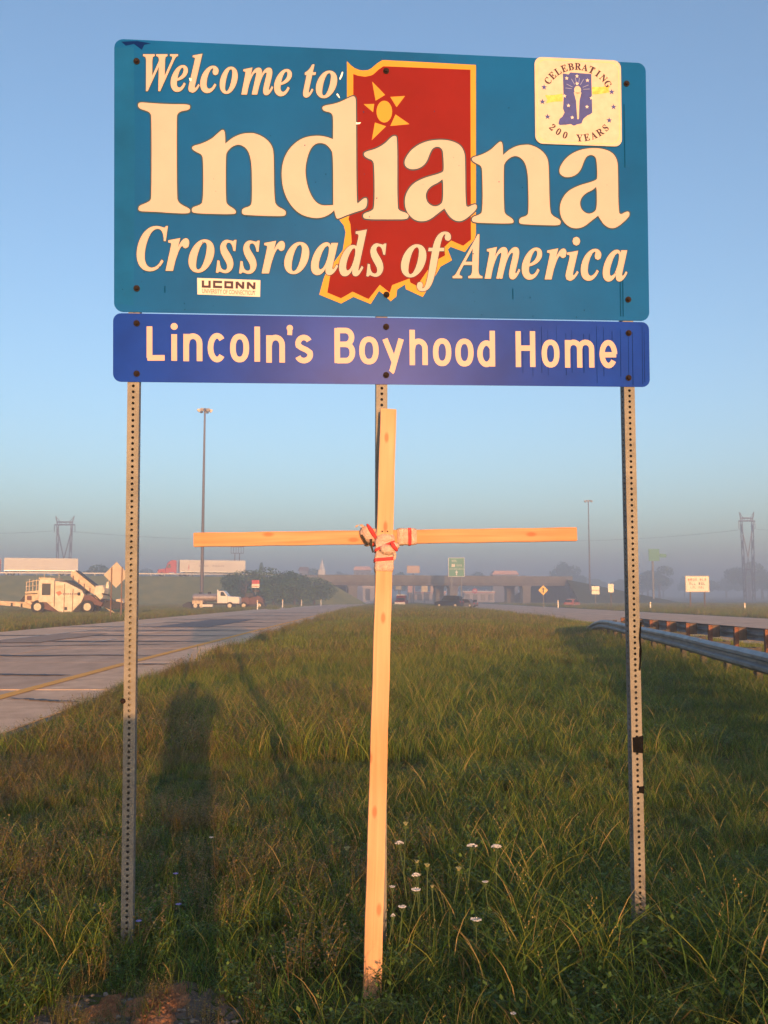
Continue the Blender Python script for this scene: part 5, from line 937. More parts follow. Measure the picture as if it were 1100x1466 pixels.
MB().prism([kx(323.2, 848.2), kx(327.6, 853.4), kx(327.9, 853.2), kx(323.6, 848)], -.9, .9).build('windscreen', M_glass, tk)
MB().box(-3.6, 3.6, -.4, .4, .55, .85).build('chassis', M_blackm, tk)
MB().prism([kx(278, 860), kx(293, 860), kx(293, 865), kx(278, 865)], -1.15, 1.15, bev=.04).build('rear_fender', M_dirty, tk)
MB().prism([kx(293, 865.5), kx(307, 865.5), kx(307, 869), kx(293, 869)], -1.15, -.6, bev=.03).build('side_tank', M_whitecar, tk)
MB().prism([kx(264, 866), (kx(272, 862)), kx(277, 864), kx(277, 872), kx(265, 872)], -1.0, 1.0, bev=.03).build('spray_bar', M_blackm, tk)
MB().prism([kx(313, 845), kx(314.5, 845), kx(314.5, 864), kx(313, 864)], -1.0, -.85).build('exhaust_stack', M_whitecar, tk)
for x in (282.7, 291): a = kx(x, 868); wheel(tk, a[0], -.95, .5, .5, .35); wheel(tk, a[0], .95, .5, .5, .35, 1)
a = kx(331, 868); wheel(tk, a[0], -.95, .5, .5, .35); wheel(tk, a[0], .95, .5, .5, .35, 1)
# red roller machine right in front of it
pv = thing('paving_machine', 'low red and black paving machine beside the white tanker truck', 'construction machine', gp(362, 131))
S3 = 1324 / 131
def vx(px, py): return ((px - 362) / S3, (872 - py) / S3)
MB().prism([vx(346, 856), vx(357, 855), vx(360, 859), vx(358, 868), vx(347, 868)], -1.1, 1.1, bev=.05).build('hopper', M_brownred, pv)
MB().prism([vx(352, 850), vx(364, 849), vx(366, 856), vx(352, 856)], -.9, .9, bev=.05).build('engine_cover', M_blackm, pv)
MB().prism([vx(358, 857), vx(372, 853), vx(378, 858), vx(379, 866), vx(358, 867)], -1.0, 1.0, bev=.05).build('body', M_brownred, pv)
MB().prism([vx(364, 846), vx(372, 846), vx(372, 847), vx(364, 847)], -.9, .9).build('canopy', M_brownred, pv)
for x in (364.5, 371.5): a, b = vx(x, 847), vx(x, 856); MB().cyl((a[0], -.8, a[1]), (b[0], -.8, b[1]), .04, n=6).build('canopy_post', M_blackm, pv)
MB().prism([vx(345, 866), vx(380, 864), vx(381, 868), vx(346, 870)], -1.1, 1.1, bev=.03).build('frame', M_blackm, pv)
for x in (351, 373): a = vx(x, 868); wheel(pv, a[0], -.95, .5, .5, .4); wheel(pv, a[0], .95, .5, .5, .4, 1)

# ------------------------------------------------------------------ signs and posts near the roads
M_signback = mat('sign_back_aluminium', (0.36, 0.31, 0.25), .5, scale=1.5, col2=(.46, .40, .32), metal=.2)
M_yelsign = mat('warning_yellow', (.72, .42, .05), .45, var=.05)
M_green = mat('guide_sign_green', (0.015, 0.25, 0.12), .45, var=.06, scale=1)
M_signwhite = mat('sign_face_white', (.78, .74, .60), .45, var=.05, scale=2)
M_black = mat('sign_black', (.015, .015, .015), .5)
t = thing('warning_sign', 'back of a grey diamond warning sign on two thin posts, beside the milling machine', 'road sign', gp(166, 66))
h0 = at(166, 823, 66).z - t.location.z
MB().prism([(0, h0 + .93), (.9, h0), (0, h0 - .93), (-.9, h0)], -.0, .02, bev=0).build('panel', M_signback, t)
for x in (-.32, .42): MB().box(x - .035, x + .035, -.07, -.003, -.2, h0 + .55).build('post', mat('brown_steel_post', (.16, .08, .05), .7, var=.2, scale=5), t)
def panel_sign(name, label, px, py, wpx, hpx, d, m, posts=1, frame=None, marks=None, pw=.04, py_ground=None, pm=None, rz=0):
    t = thing(name, label, 'road sign', gp(px, d), rz); c = at(px, py, d); h = c.z - t.location.z; W2 = wpx / 1324 * d / 2; H2 = hpx / 1324 * d / 2
    if frame: MB().box(-W2, W2, .0, .03, h - H2, h + H2).build('border', frame, t); k = .94
    else: k = 1
    MB().box(-W2 * k, W2 * k, -.012, -.001, h - H2 + W2 * (1 - k), h + H2 - W2 * (1 - k)).build('panel', m, t)
    for i in range(posts):
        x = 0 if posts == 1 else (-W2 * .6 + i * W2 * 1.2)
        MB().box(x - pw, x + pw, .035, .035 + 2 * pw, -.3, h + H2 * .8).build('post', pm or M_post, t)
    return t, h, W2, H2
# diamond with a 1 shaped arrow
t = thing('warning_sign', 'small yellow diamond warning sign with a black upward arrow, in the mist', 'road sign', gp(778, 140)); h = at(778, 845, 140).z - t.location.z
MB().prism([(0, h + .74), (.74, h), (0, h - .74), (-.74, h)], -.02, 0).build('panel', M_yelsign, t)
MB().prism([(-.09, h - .38), (.09, h - .38), (.09, h + .12), (.25, h + .1), (0, h + .42), (-.25, h + .1), (-.09, h + .12)], -.03, -.022).build('arrow', M_black, t)
MB().box(-.04, .04, .0, .08, -.3, h).build('post', M_post, t)
t, h, W2, H2 = panel_sign('regulatory_sign', 'pair of pale square panels one above the other, right of the misty red car', 853, 845, 11, 11.5, 140, M_signwhite)
MB().box(-W2 - .01, W2 + .01, -.02, -.013, h - .04, h + .04).build('dividing_bar', M_post, t)
panel_sign('regulatory_sign', 'narrow white vertical sign on a dark post, left of the right perforated post', 875, 842, 8, 12, 140, M_signwhite, pw=.06, pm=M_wood_post)
t, h, W2, H2 = panel_sign('billboard', 'wide white roadside board with red and black lettering on two posts, far right field', 999, 836, 34, 23, 140, M_signwhite, posts=2, pw=.08, pm=M_wood_post, frame=M_signback)
M_redink = mat('red_lettering', (.55, .12, .08), .5)
def scribble(t, x0, x1, z, hh, m, y=-.016, n=7):
    mb = MB(); w = (x1 - x0) / n
    for i in range(n):
        if i == n // 2 and n > 5: continue
        x = x0 + w * i; k = random.random()
        mb.box(x + w * .1, x + w * .28, y - .004, y, z, z + hh)
        if k > .3: mb.box(x + w * .3, x + w * .75, y - .004, y, z + hh * (.8 if k > .6 else .4), z + hh)
        if k < .7: mb.box(x + w * .3, x + w * .75, y - .004, y, z, z + hh * .2)
        if k > .5: mb.box(x + w * .6, x + w * .78, y - .004, y, z, z + hh)
    mb.build('lettering', m, t)
scribble(t, -W2 * .8, W2 * .8, h + H2 * .35, H2 * .32, M_redink, n=8); scribble(t, -W2 * .7, W2 * .7, h - H2 * .12, H2 * .3, M_black); scribble(t, -W2 * .6, W2 * .6, h - H2 * .55, H2 * .24, M_redink)
t, h, W2, H2 = panel_sign('guide_sign', 'large green highway guide sign with white border standing before the overpass', 654, 812, 23, 27, 228, M_green, posts=2, frame=M_signwhite, pw=.14)
MB().box(-W2 * .62, -W2 * .18, -.02, -.013, h + H2 * .02, h + H2 * .34).build('route_shield', M_signwhite, t)
scribble(t, -W2 * .6, W2 * .1, h + H2 * .55, H2 * .22, M_signwhite, n=4)
scribble(t, -W2 * .0, W2 * .7, h + H2 * .08, H2 * .2, M_signwhite, n=5)
MB().box(-W2 * .9, W2 * .9, -.02, -.013, h - H2 * .22, h - H2 * .17).build('dividing_bar', M_signwhite, t)
MB().prism([(-.14, h - H2 * .85), (.14, h - H2 * .85), (.14, h - H2 * .6), (.4, h - H2 * .62), (0, h - H2 * .3), (-.4, h - H2 * .62), (-.14, h - H2 * .6)], -.02, -.013).build('arrow', M_signwhite, t)
t, h, W2, H2 = panel_sign('wrong_way_sign', 'small red sign with a white bar standing behind the paving machine', 366, 836, 11, 11, 150, M_signwhite, pw=.05)
MB().box(-W2, W2, -.02, -.013, h, h + H2).build('red_field', M_redp, t); MB().box(-W2 * .9, W2 * .9, -.02, -.013, h - H2 * .7, h - H2 * .55).build('red_field', M_redp, t)
M_misty = mat('dull_green_panel', (.05, .26, .16), .5)
t = thing('highway_signboard', 'two green panels high on a pole fading into the mist, above a tree', 'road sign', gp(941, 262)); g = t.location.z
for x0, x1, z0, z1 in ((929, 944, 786, 803), (945, 954, 793, 798)):
    a, b = at(x0, z1, 262), at(x1, z0, 262); MB().box(a.x - t.location.x, b.x - t.location.x, -.1, .1, a.z - g, b.z - g).build('panel', M_misty, t)
a = at(936, 786, 262); MB().box(-1.0 - .2, -.7, .15, .5, -.5, a.z - g).build('pole', M_post, t); b = at(955, 795, 262); MB().box(-1, b.x - t.location.x, .15, .3, b.z - g - .1, b.z - g + .1).build('arm', M_post, t)
def delin(label, px, d, h, m=None):
    t = thing('delineator_post', label, 'delineator', gp(px, d), group=None)
    MB().box(-.07, .07, -.02, .02, -.2, h).build('post', M_whitecar, t); MB().box(-.05, .05, -.028, -.021, h - .22, h - .06).build('reflector', M_yelsign, t)
delin('white delineator post directly right of the paving machine', 369, 120, 1.25)
delin('white delineator post alone before the middle of the dark bushes', 405, 145, 1.3)
delin('white delineator post below the right part of the dark bushes', 432, 165, 1.25)
delin('white delineator post nearest the bridge pier', 460, 182, 1.3)
delin('white delineator post right of the yellow diamond sign', 799, 140, 1.2)
delin('white delineator post in the mist just right of the right perforated post', 931, 120, 1.0)
delin('faint white delineator post right of the wide roadside board', 1066, 110, .95)
# small commercial signs and buildings seen beneath and beyond the bridge
def far_board(label, px, py, w, h_, d, m, name='billboard', post=True):
    t = thing(name, label, 'sign', gp(px, d)); c = at(px, py, d); hz = c.z - t.location.z; W2 = w / 1324 * d / 2; H2 = h_ / 1324 * d / 2
    MB().box(-W2, W2, -.15, .15, hz - H2, hz + H2).build('panel', m, t)
    MB().box(-W2 - .1, W2 + .1, -.1, .2, hz - H2 - .12, hz - H2).build('ledge', M_signback, t)
    if post: MB().cyl((0, .3, -.5), (0, .3, hz), .25, .22, 8).build('pole', M_post, t)
    return t
M_tan = mat('tan_board', (.62, .42, .27), .6); M_pinkb = mat('pinkish_board', (.62, .36, .30), .6); M_creamb = mat('cream_board', (.78, .62, .30), .6)
far_board('tan billboard showing just above the bridge rail, right of the cross', 592, 815, 18, 10, 300, M_tan)
far_board('small yellowish sign under the bridge, first right of the cross', 571, 839, 8, 9, 330, mat('straw_board', (.5, .42, .22), .6))
far_board('pinkish tan sign under the bridge between the straw and cream signs', 589, 841, 10, 14, 330, M_pinkb)
far_board('tall bright cream sign under the bridge', 608, 838, 9, 18, 325, M_creamb)
far_board('cream and tan sign right beside the tall bright cream one', 621, 838, 9, 17, 325, M_tan)
def disc(label, px, py, r, d):
    t = thing('round_sign', label, 'sign', gp(px, d)); c = at(px, py, d); hz = c.z - t.location.z
    MB().cyl((0, -.1, hz), (0, .1, hz), r, r, 20).build('panel', mat('pink_red_disc', (.6, .08, .1), .5), t); MB().cyl((0, .2, -.4), (0, .2, hz), .12, .12, 8).build('pole', M_post, t)
    MB().box(-r * .5, r * .5, -.13, -.11, hz - r * .15, hz + r * .15).build('mark', M_signwhite, t)
disc('round red sign under the bridge below the green guide sign', 652, 844, 1.0, 330)
disc('round red sign under the bridge, the right hand one of two', 680, 846, .95, 330)
M_bldg = mat('pale_wall', (.50, .42, .36), .8, var=.1, scale=.5); M_band = mat('coral_band', (.6, .25, .18), .6); M_whiteroof = mat('white_fascia', (.72, .64, .58), .6); M_win = mat('shop_glass', (.06, .06, .07), .2)
def building(label, px0, px1, ytop, d, band=M_band, name='shop_building'):
    a = gp(px0, d); b = gp(px1, d); H = at(px0, ytop, d).z - a.z; W = b.x - a.x
    t = thing(name, label, 'building', a)
    MB().box(0, W, 0, 12, -.5, H - .9).build('wall', M_bldg, t); MB().box(-.3, W + .3, -.6, 12.3, H - .9, H).build('fascia', M_whiteroof, t)
    MB().box(-.32, W + .32, -.63, -.605, H - .75, H - .4).build('stripe', band, t); MB().box(0, W, 0, 12, H, H + .1).build('roof', M_blackm, t)
    n = max(2, int(W / 2.6))
    f = None
    for i in range(n):
        x = W * (i + .5) / n
        w = MB().box(x - .85, x + .85, -.06, -.01, .7, max(1.2, H - 1.3)).build('window', M_win, t); MB().box(x - .95, x + .95, -.04, -.0, .6, .7).build('sill', M_whiteroof, w)
    return t
building('long low shop with white and coral fascia beyond the bridge, below the cream signs', 585, 638, 846, 335)
building('pale low shop building seen between the bridge piers left of the cross', 520, 560, 838, 340, M_tan)
building('low white shop with red stripe beyond the bridge, right of the round red signs', 664, 708, 846, 345)
M_bark0 = mat('dark_far_wall', (.22, .21, .21), .9)
def far_house(label, px0, px1, yt, d, m):
    a = gp(px0, d); b = gp(px1, d); H = at(px0, yt, d).z - a.z; W = b.x - a.x
    t = thing('house', label, 'house', a); MB().box(0, W, 0, 8, -.5, H - 1.6).build('wall', M_bark0, t)
    MB().prism([(-.5, H - 1.6), (W + .5, H - 1.6), (W * .93, H), (W * .07, H)], -.5, 8.5).build('roof', m, t)
    for i in range(3): MB().box(W * (.2 + .3 * i) - .5, W * (.2 + .3 * i) + .5, -.05, -.01, H - 4.4, H - 2.8).build('window', M_win, t)
far_house('low building with pale pink roof above the bridge, left of the cross', 507, 531, 811, 420, M_pinkb)
far_house('hazy house with rust red roof left of the bridge, behind the bushes', 428, 441, 812, 420, M_brownred)
far_house('low orange roofed building above the misty right part of the bridge', 706, 742, 817, 380, M_pinkb)
t = thing('church', 'slim white church steeple rising above the far trees left of the cross', 'church', gp(461, 430)); H = at(461, 799, 430).z - t.location.z
MB().box(-1.6, 1.6, -1.6, 1.6, -.5, H * .72).build('tower', M_whitecar, t); MB().cyl((0, 0, H * .72), (0, 0, H), 1.5, .05, 8).build('steeple', M_whitecar, t)
MB().prism([(-5, -.5), (-5, H * .4), (0, H * .55), (5, H * .4), (5, -.5)], 2, 16).build('nave', M_bldg, t)
# a gantry lattice behind the crossbar
t = thing('gantry', 'small rusty lattice gantry just under the left part of the crossbar', 'gantry', gp(339, 330)); g = t.location.z
a, b = at(331, 792, 330), at(349, 783, 330); x0, x1 = a.x - t.location.x, b.x - t.location.x; z0, z1 = a.z - g, b.z - g
mb = MB()
for z in (z0, z1): mb.box(x0, x1, -.15, .15, z - .12, z + .12)
mb.build('beam', M_brownred, t)
for i in range(6): x = x0 + (x1 - x0) * i / 5; MB().box(x - .08, x + .08, -.1, .1, z0, z1).build('strut', M_brownred, t)
for x in (x0 + 1.4, x1 - 1.4): MB().box(x - .15, x + .15, -.15, .15, -.5, z0).build('leg', M_brownred, t)

# ------------------------------------------------------------------ light masts, pylons
M_mast = mat('mast_steel', (.13, .11, .12), .55, metal=.3)
def mast(label, px, ytop, d, r0, r1):
    t = thing('light_mast', label, 'light mast', gp(px, d)); H = at(px, ytop, d).z - t.location.z
    MB().cyl((0, 0, -.3), (0, 0, H), r0, r1, 12).build('pole', M_mast, t); MB().cyl((0, 0, 0), (0, 0, .5), r0 * 1.5, r0 * 1.3, 12).build('base', M_mast, t)
    rg = MB(); k = 14
    pts = [(.75 * math.cos(2 * math.pi * i / k), .75 * math.sin(2 * math.pi * i / k), H - .15) for i in range(k + 1)]; rg.tube(pts, .07)
    for i in range(4): a = math.pi / 2 * i; rg.cyl((0, 0, H - .1), (.75 * math.cos(a), .75 * math.sin(a), H - .15), .05, n=5)
    rg.build('ring', M_mast, t)
    for i in range(6):
        a = 2 * math.pi * i / 6 + .3; c, s = math.cos(a), math.sin(a)
        o = MB().box(.65, 1.25, -.2, .2, -.14, .12).prism([(.75, -.14), (1.2, -.14), (1.12, -.36), (.83, -.36)], -.18, .18).build('lamp', M_signback, t); o.location = (0, 0, H - .1); o.rotation_euler = (0, R(8), a)
    return t
mast('tall dark high-mast light pole rising left, behind the white tanker truck', 289, 585, 150, .30, .14)
mast('distant high-mast light pole in the mist, left of the right perforated post', 845, 716, 255, .24, .12)
def pylon(label, px, ytop, d, wpx):
    t = thing('pylon', label, 'pylon', gp(px, d)); H = at(px, ytop, d).z - t.location.z; w = wpx / 1324 * d / 2; m = M_mast
    def bar(p, q, n='brace', r=.19): MB().cyl(p, q, r, r, 5).build(n, m, t)
    zb = H * .90
    for sx in (-1, 1):
        for y in (-1.5, 1.5):
            bar((sx * w * .55, y, -.3), (sx * w * .72, y * .6, zb), 'leg', .22)
        for k in range(5):
            z0, z1 = zb * k / 5, zb * (k + 1) / 5; f = lambda z: .55 + .17 * z / zb
            bar((sx * w * f(z0), -1.4, z0), (sx * w * f(z1) - sx * .0, 1.2, z1)); bar((sx * w * f(z0), 1.4, z0), (sx * w * f(z1), -1.2, z1))
        bar((sx * w * .70, 0, zb * .93), (0, 0, zb * .55), 'brace', .24)
        bar((sx * w * .55, 0, zb * .2), (0, 0, zb * .55), 'brace', .14)
        bar((sx * w * .72, 0, zb), (sx * w * .95, 0, H), 'horn', .24); bar((sx * w * .45, 0, zb * 1.035), (sx * w * .95, 0, H), 'horn', .12)
        bar((sx * w * 1.05, 0, zb), (sx * w * 1.05, 0, zb * .9), 'insulator', .16); bar((sx * w * .6, 0, zb), (sx * w * .45, 0, zb * 1.035), 'brace', .12)
    for z, k in ((zb, 1.05), (zb * 1.035, .85), (zb * .40, .6)): bar((-w * k, 0, z), (w * k, 0, z), 'crossarm', .32)
    for i in range(8): x = -w * .9 + w * 1.8 * i / 8; bar((x, 0, zb), (x + w * .225, 0, zb * 1.035) if i % 2 == 0 else (x + w * .225, 0, zb), 'brace', .1)
    return t, H, w
t1, H1, w1 = pylon('lattice electricity pylon far left, above the white trailer', 90, 739, 375, 28)
t2, H2_, w2 = pylon('lattice electricity pylon far right, rising from a misty tree', 1073, 733, 385, 22)
def cable(label, a, b, sag, r=.07):
    t = thing('power_line', label, 'power line', a); pts = []
    for i in range(25): s = i / 24; q = a.lerp(b, s); q.z -= sag * 4 * s * (1 - s); pts.append(q - a)
    MB().tube(pts, r, 5).build('cable', M_mast, t)
a = at(104, 761, 375); cable('thin power cable sagging right from the left pylon', a, at(520, 765, 520), 3.2)
a = at(76, 760, 375); cable('thin power cable leading left out of view from the left pylon', a, at(-200, 745, 430), 3.0)
a = at(1064, 758, 385); cable('thin power cable running left from the right pylon behind the right post', a, at(640, 765, 520), 4.2)
a = at(1083, 758, 385); cable('thin power cable leaving the picture right of the right pylon', a, at(1400, 740, 420), 3.0)

# ------------------------------------------------------------------ trees and bushes
M_leafd = leaf_mat('dark_leaf', (0.03, 0.075, 0.012), (0.09, 0.15, 0.022), .25)
M_leafm = leaf_mat('mid_leaf', (0.045, 0.09, 0.015), (0.12, 0.17, 0.03), .25)
M_bark = mat('bark', (.10, .075, .055), .9, var=.3, scale=5, bump=.5)
def crown_mesh(name, m, n, blobs, size, conical=False):
    """leaf clumps: small bent faces through the volume of several overlapping masses, unit height"""
    v = []; f = []
    for _ in range(n):
        bx, by, bz, br_, bh = random.choice(blobs)
        a = random.uniform(0, 2 * math.pi); el = math.asin(random.uniform(-.75, 1)); rr = random.uniform(.55, 1.08) ** .7
        if random.random() < .06: rr *= 1.15
        c = Vector((bx + br_ * rr * math.cos(a) * math.cos(el), by + br_ * rr * math.sin(a) * math.cos(el), bz + bh * rr * math.sin(el)))
        nrm = Vector((math.cos(a) * math.cos(el), math.sin(a) * math.cos(el), math.sin(el) + .2)) + Vector([random.uniform(-.8, .8) for _ in range(3)]); nrm.normalize()
        u = nrm.orthogonal().normalized(); w = nrm.cross(u); s = size * random.uniform(.5, 1.4); th = random.uniform(0, 6.28)
        u, w = u * math.cos(th) + w * math.sin(th), w * math.cos(th) - u * math.sin(th)
        o = len(v); v += [tuple(c - u * s), tuple(c - w * s * .6 + nrm * s * .2), tuple(c + u * s), tuple(c + w * s * .6 + nrm * s * .2)]
        f += [(o, o + 1, o + 2), (o, o + 2, o + 3)]
    me = bpy.data.meshes.new(name); me.from_pydata(v, [], f); me.materials.append(m); return me
def blobs(n, w, zc, spread, r):
    return [(random.uniform(-w, w), random.uniform(-w, w), zc + random.uniform(-spread, spread), r * random.uniform(.7, 1.2), r * random.uniform(.6, .95)) for _ in range(n)]
CROWNS = [crown_mesh('crown', M_leafd, 2300, blobs(9, .22, .60, .2, .19), .030), crown_mesh('crown', M_leafm, 2300, blobs(8, .26, .58, .17, .2), .032),
          crown_mesh('crown', M_leafd, 2000, [(0, 0, .25, .26, .2), (0, .03, .45, .2, .18), (.02, 0, .65, .14, .16), (0, 0, .83, .08, .15)], .028), crown_mesh('crown', M_leafm, 2400, blobs(10, .32, .55, .14, .18), .032)]
BUSH = [crown_mesh('foliage', M_leafd, 3800, blobs(10, .4, .5, .22, .26), .026), crown_mesh('foliage', M_leafm, 3800, blobs(9, .38, .48, .22, .28), .026)]
def trunk_mesh():
    mb = MB(); mb.tube([(0, 0, -.05), (.01, 0, .25), (0, .01, .5), (.0, 0, .75)], [.035, .026, .018, .006], 7)
    for k in range(6):
        a = random.uniform(0, 6.28); z = random.uniform(.25, .55); mb.tube([(0, 0, z), (.13 * math.cos(a), .13 * math.sin(a), z + .14), (.2 * math.cos(a), .2 * math.sin(a), z + .24)], [.014, .009, .004], 5)
    return mb
_tr = trunk_mesh().build('trunk', M_bark, None); TR = _tr.data; bpy.data.objects.remove(_tr)
def tree(label, loc, h, w, ci, group=None, name='tree', cat='tree', bush=False):
    t = thing(name, label, cat, loc, random.uniform(0, 6.28), group); t.scale = (w, w, h)
    c = bpy.data.objects.new('foliage' if bush else 'crown', (BUSH if bush else CROWNS)[ci]); COL.objects.link(c); c.parent = t
    c2 = bpy.data.objects.new('trunk', TR); COL.objects.link(c2); c2.parent = t
    return t
def H_at(py, d): return at(550, py, d).z - gzf(0, d)
# bushes at the foot of the embankment, left of the bridge
for px, d, yt, w, ci, lab in ((352, 186, 822, 8, 0, 'dark green bush on the embankment foot, leftmost of the clump'), (378, 194, 812, 9, 1, 'rounded green bush in the clump, second from its left end'),
                              (404, 190, 817, 8.5, 0, 'dense dark bush in the middle of the clump before the embankment'), (430, 196, 819, 9, 1, 'broad bush right of the middle of the clump, behind a delineator post'),
                              (450, 200, 825, 7.5, 0, 'low dark bush at the right end of the clump, beside the bridge opening'), (392, 182, 830, 8, 0, 'low dark shrub in front of the middle bushes'), (422, 184, 832, 7, 1, 'low green shrub in front of the right bushes')):
    q = gp(px, d); tree(lab, q, H_at(yt, d) * 1.12, w * 1.15, ci, 'bushes at the embankment foot', 'bush', 'bush', True)
tree('small pointed dark tree above the embankment road, left of the bushes clump top', gp(374, 330), H_at(804, 330), 9, 2, None)
tree('dark rounded tree beyond the embankment, between left trailer and diamond sign', gp(128, 330), H_at(800, 330), 19, 1)
tree('low wide tree beyond the embankment, just left of the diamond sign back', gp(150, 350), H_at(806, 350), 17, 0)
# trees standing in the right hand mist
for px, d, yt, w, ci, lab in ((806, 540, 801, 22, 0, 'ghostly broad tree in the mist above the yellow diamond sign'), (823, 560, 806, 21, 1, 'misty tree directly right behind the broad one above the diamond sign'),
                              (945, 500, 806, 22, 1, 'misty tree under the high green panels'), (928, 530, 814, 20, 0, 'faint low tree just left of the green panels on the pole'), (1074, 520, 800, 28, 1, 'misty rounded tree at the foot of the right pylon'),
                              (1092, 540, 812, 26, 0, 'faint tree at the right edge of the picture beside the pylon')):
    tree(lab, gp(px, d), H_at(yt, d) * 1.05, w, ci)
pxs = list(range(0, 800, 22)); k = 0
for px in pxs:
    d = random.uniform(455, 600); yt = 811 + random.uniform(-4, 7) + (3 if px > 480 else 0)
    zl = [(60, 'hazy far tree behind the leftmost white trailer'), (130, 'hazy far tree between the left trailer and the diamond sign back'), (215, 'hazy far tree behind the diamond sign back and left post'), (345, 'hazy far tree behind the red cab semi truck and the light mast'), (420, 'hazy far tree beyond the clump of dark bushes'), (500, 'hazy far tree around the church steeple'), (600, 'hazy far tree just above the bridge near the cross'), (690, 'hazy far tree behind the green guide sign'), (2000, 'hazy far tree above the right end of the bridge')]
    tree([q[1] for q in zl if px < q[0]][0], gp(px + random.uniform(-6, 6), d), H_at(yt, d), random.uniform(15, 24), random.choice((0, 1, 3)), 'far line of hazy trees')
for px in range(770, 1120, 30):
    d = random.uniform(520, 700); yt = 822 + random.uniform(-3, 5)
    tree('faint misty tree beyond the yellow diamond and twin white signs' if px < 890 else 'faint misty tree around the green panels on the pole' if px < 970 else 'faint misty tree behind the wide roadside board' if px < 1040 else 'faint misty tree near the right pylon', gp(px, d), H_at(yt, d), random.uniform(17, 26), random.choice((0, 1, 3)), 'trees lost in the right hand mist')

# ------------------------------------------------------------------ grass
G_green = leaf_mat('grass_green', (0.030, 0.085, 0.010), (0.11, 0.20, 0.028), .45)
G_yel = leaf_mat('grass_yellowing', (0.08, 0.13, 0.016), (0.27, 0.29, 0.045), .4)
G_dry = leaf_mat('grass_dry', (0.14, 0.11, 0.04), (0.32, 0.24, 0.09), .3)
G_weed = leaf_mat('weed_reddish', (0.07, 0.09, 0.020), (0.24, 0.145, 0.045), .3)
G_broad = leaf_mat('broad_leaf', (0.04, 0.09, 0.016), (0.12, 0.19, 0.035), .3)
def tuft(name, n, rad, h0, h1, w, lean, mats, seeds=0, seg=4, leafy=0):
    v = []; f = []; mi = []
    for _ in range(n):
        a = random.uniform(0, 6.28); r = rad * math.sqrt(random.random()); bx, by = r * math.cos(a), r * math.sin(a)
        h = random.uniform(h0, h1); dirn = random.uniform(0, 6.28); ln = lean * random.uniform(.2, 1.3) * h; ww = w * random.uniform(.6, 1.4); fa = random.uniform(0, 6.28)
        m = random.choices(range(len(mats)), weights=[x[1] for x in mats])[0]; o = len(v)
        for i in range(seg + 1):
            t = i / seg; x = bx + math.cos(dirn) * ln * t * t; y = by + math.sin(dirn) * ln * t * t; z = h * (t - .28 * lean * t * t) - .02
            k = ww * (1 - t ** 1.6) * .5 + .0002
            v += [(x - math.cos(fa) * k, y - math.sin(fa) * k, z), (x + math.cos(fa) * k, y + math.sin(fa) * k, z)]
        for i in range(seg): f.append((o + 2 * i, o + 2 * i + 1, o + 2 * i + 3, o + 2 * i + 2)); mi.append(m)
        if random.random() < seeds:   # seed head: a few small husks round the tip
            for j in range(7):
                t = 1 - j * .035; z = h * (t - .28 * lean * t * t) + .01; x = bx + math.cos(dirn) * ln * t * t + random.uniform(-.006, .006); y = by + math.sin(dirn) * ln * t * t + random.uniform(-.006, .006)
                o = len(v); s = w * .6; q = random.uniform(0, 6.28); v += [(x, y, z + s * 2.2), (x + s * math.cos(q), y + s * math.sin(q), z), (x - s * math.cos(q), y - s * math.sin(q), z)]; f.append((o, o + 1, o + 2)); mi.append(len(mats) - 1)
        for j in range(leafy):
            t = random.uniform(.25, 1); z = h * (t - .28 * lean * t * t); x = bx + math.cos(dirn) * ln * t * t; y = by + math.sin(dirn) * ln * t * t
            q = random.uniform(0, 6.28); s = w * random.uniform(3, 6); u = Vector((math.cos(q), math.sin(q), random.uniform(-.2, .6))).normalized() * s; p_ = Vector((-math.sin(q), math.cos(q), 0)) * s * .3
            o = len(v); b = Vector((x, y, z)); v += [tuple(b), tuple(b + u * .5 + p_), tuple(b + u), tuple(b + u * .5 - p_)]; f.append((o, o + 1, o + 2, o + 3)); mi.append(m)
    me = bpy.data.meshes.new(name); me.from_pydata(v, [], f)
    for q in mats: me.materials.append(q[0])
    me.polygons.foreach_set('material_index', mi); me.update()
    return bpy.data.objects.new(name, me)
tc_ = bpy.data.collections.new('grass_tufts')
def reg(i, o): o.name = 'tuft_%02d' % i; tc_.objects.link(o)
GY = [(G_green, 6), (G_yel, 4), (G_dry, 1)]
reg(0, tuft('t', 46, .11, .08, .24, .0062, .7, [(G_green, 7), (G_yel, 2), (G_dry, .6)]))
reg(1, tuft('t', 40, .12, .10, .30, .0058, .9, GY, seg=5))
reg(2, tuft('t', 30, .12, .12, .36, .0050, .6, [(G_yel, 5), (G_green, 4), (G_dry, .8)], seeds=.035))
reg(3, tuft('t', 30, .13, .14, .32, .0040, .4, [(G_weed, 5), (G_yel, 1), (G_dry, 1)], leafy=9))
reg(4, tuft('t', 18, .11, .06, .22, .0050, .6, [(G_broad, 5), (G_green, 1)], leafy=9))
reg(5, tuft('t', 34, .13, .05, .15, .0060, 1.1, GY))
reg(6, tuft('t', 60, .42, .20, .46, .016, .5, [(G_green, 3), (G_yel, 6), (G_dry, 1)], seeds=.0, seg=3))      # wide clumps for the distance
reg(7, tuft('t', 60, .42, .20, .50, .016, .5, [(G_yel, 5), (G_dry, 4), (G_green, 3)], seeds=.06, seg=3))
reg(8, tuft('t', 60, .42, .16, .42, .016, .5, [(G_weed, 3), (G_dry, 3), (G_yel, 3)], leafy=1, seg=3))
reg(9, tuft('t', 26, .16, .22, .42, .0056, 1.15, [(G_green, 6), (G_yel, 2)], seg=6))                           # long arching blades
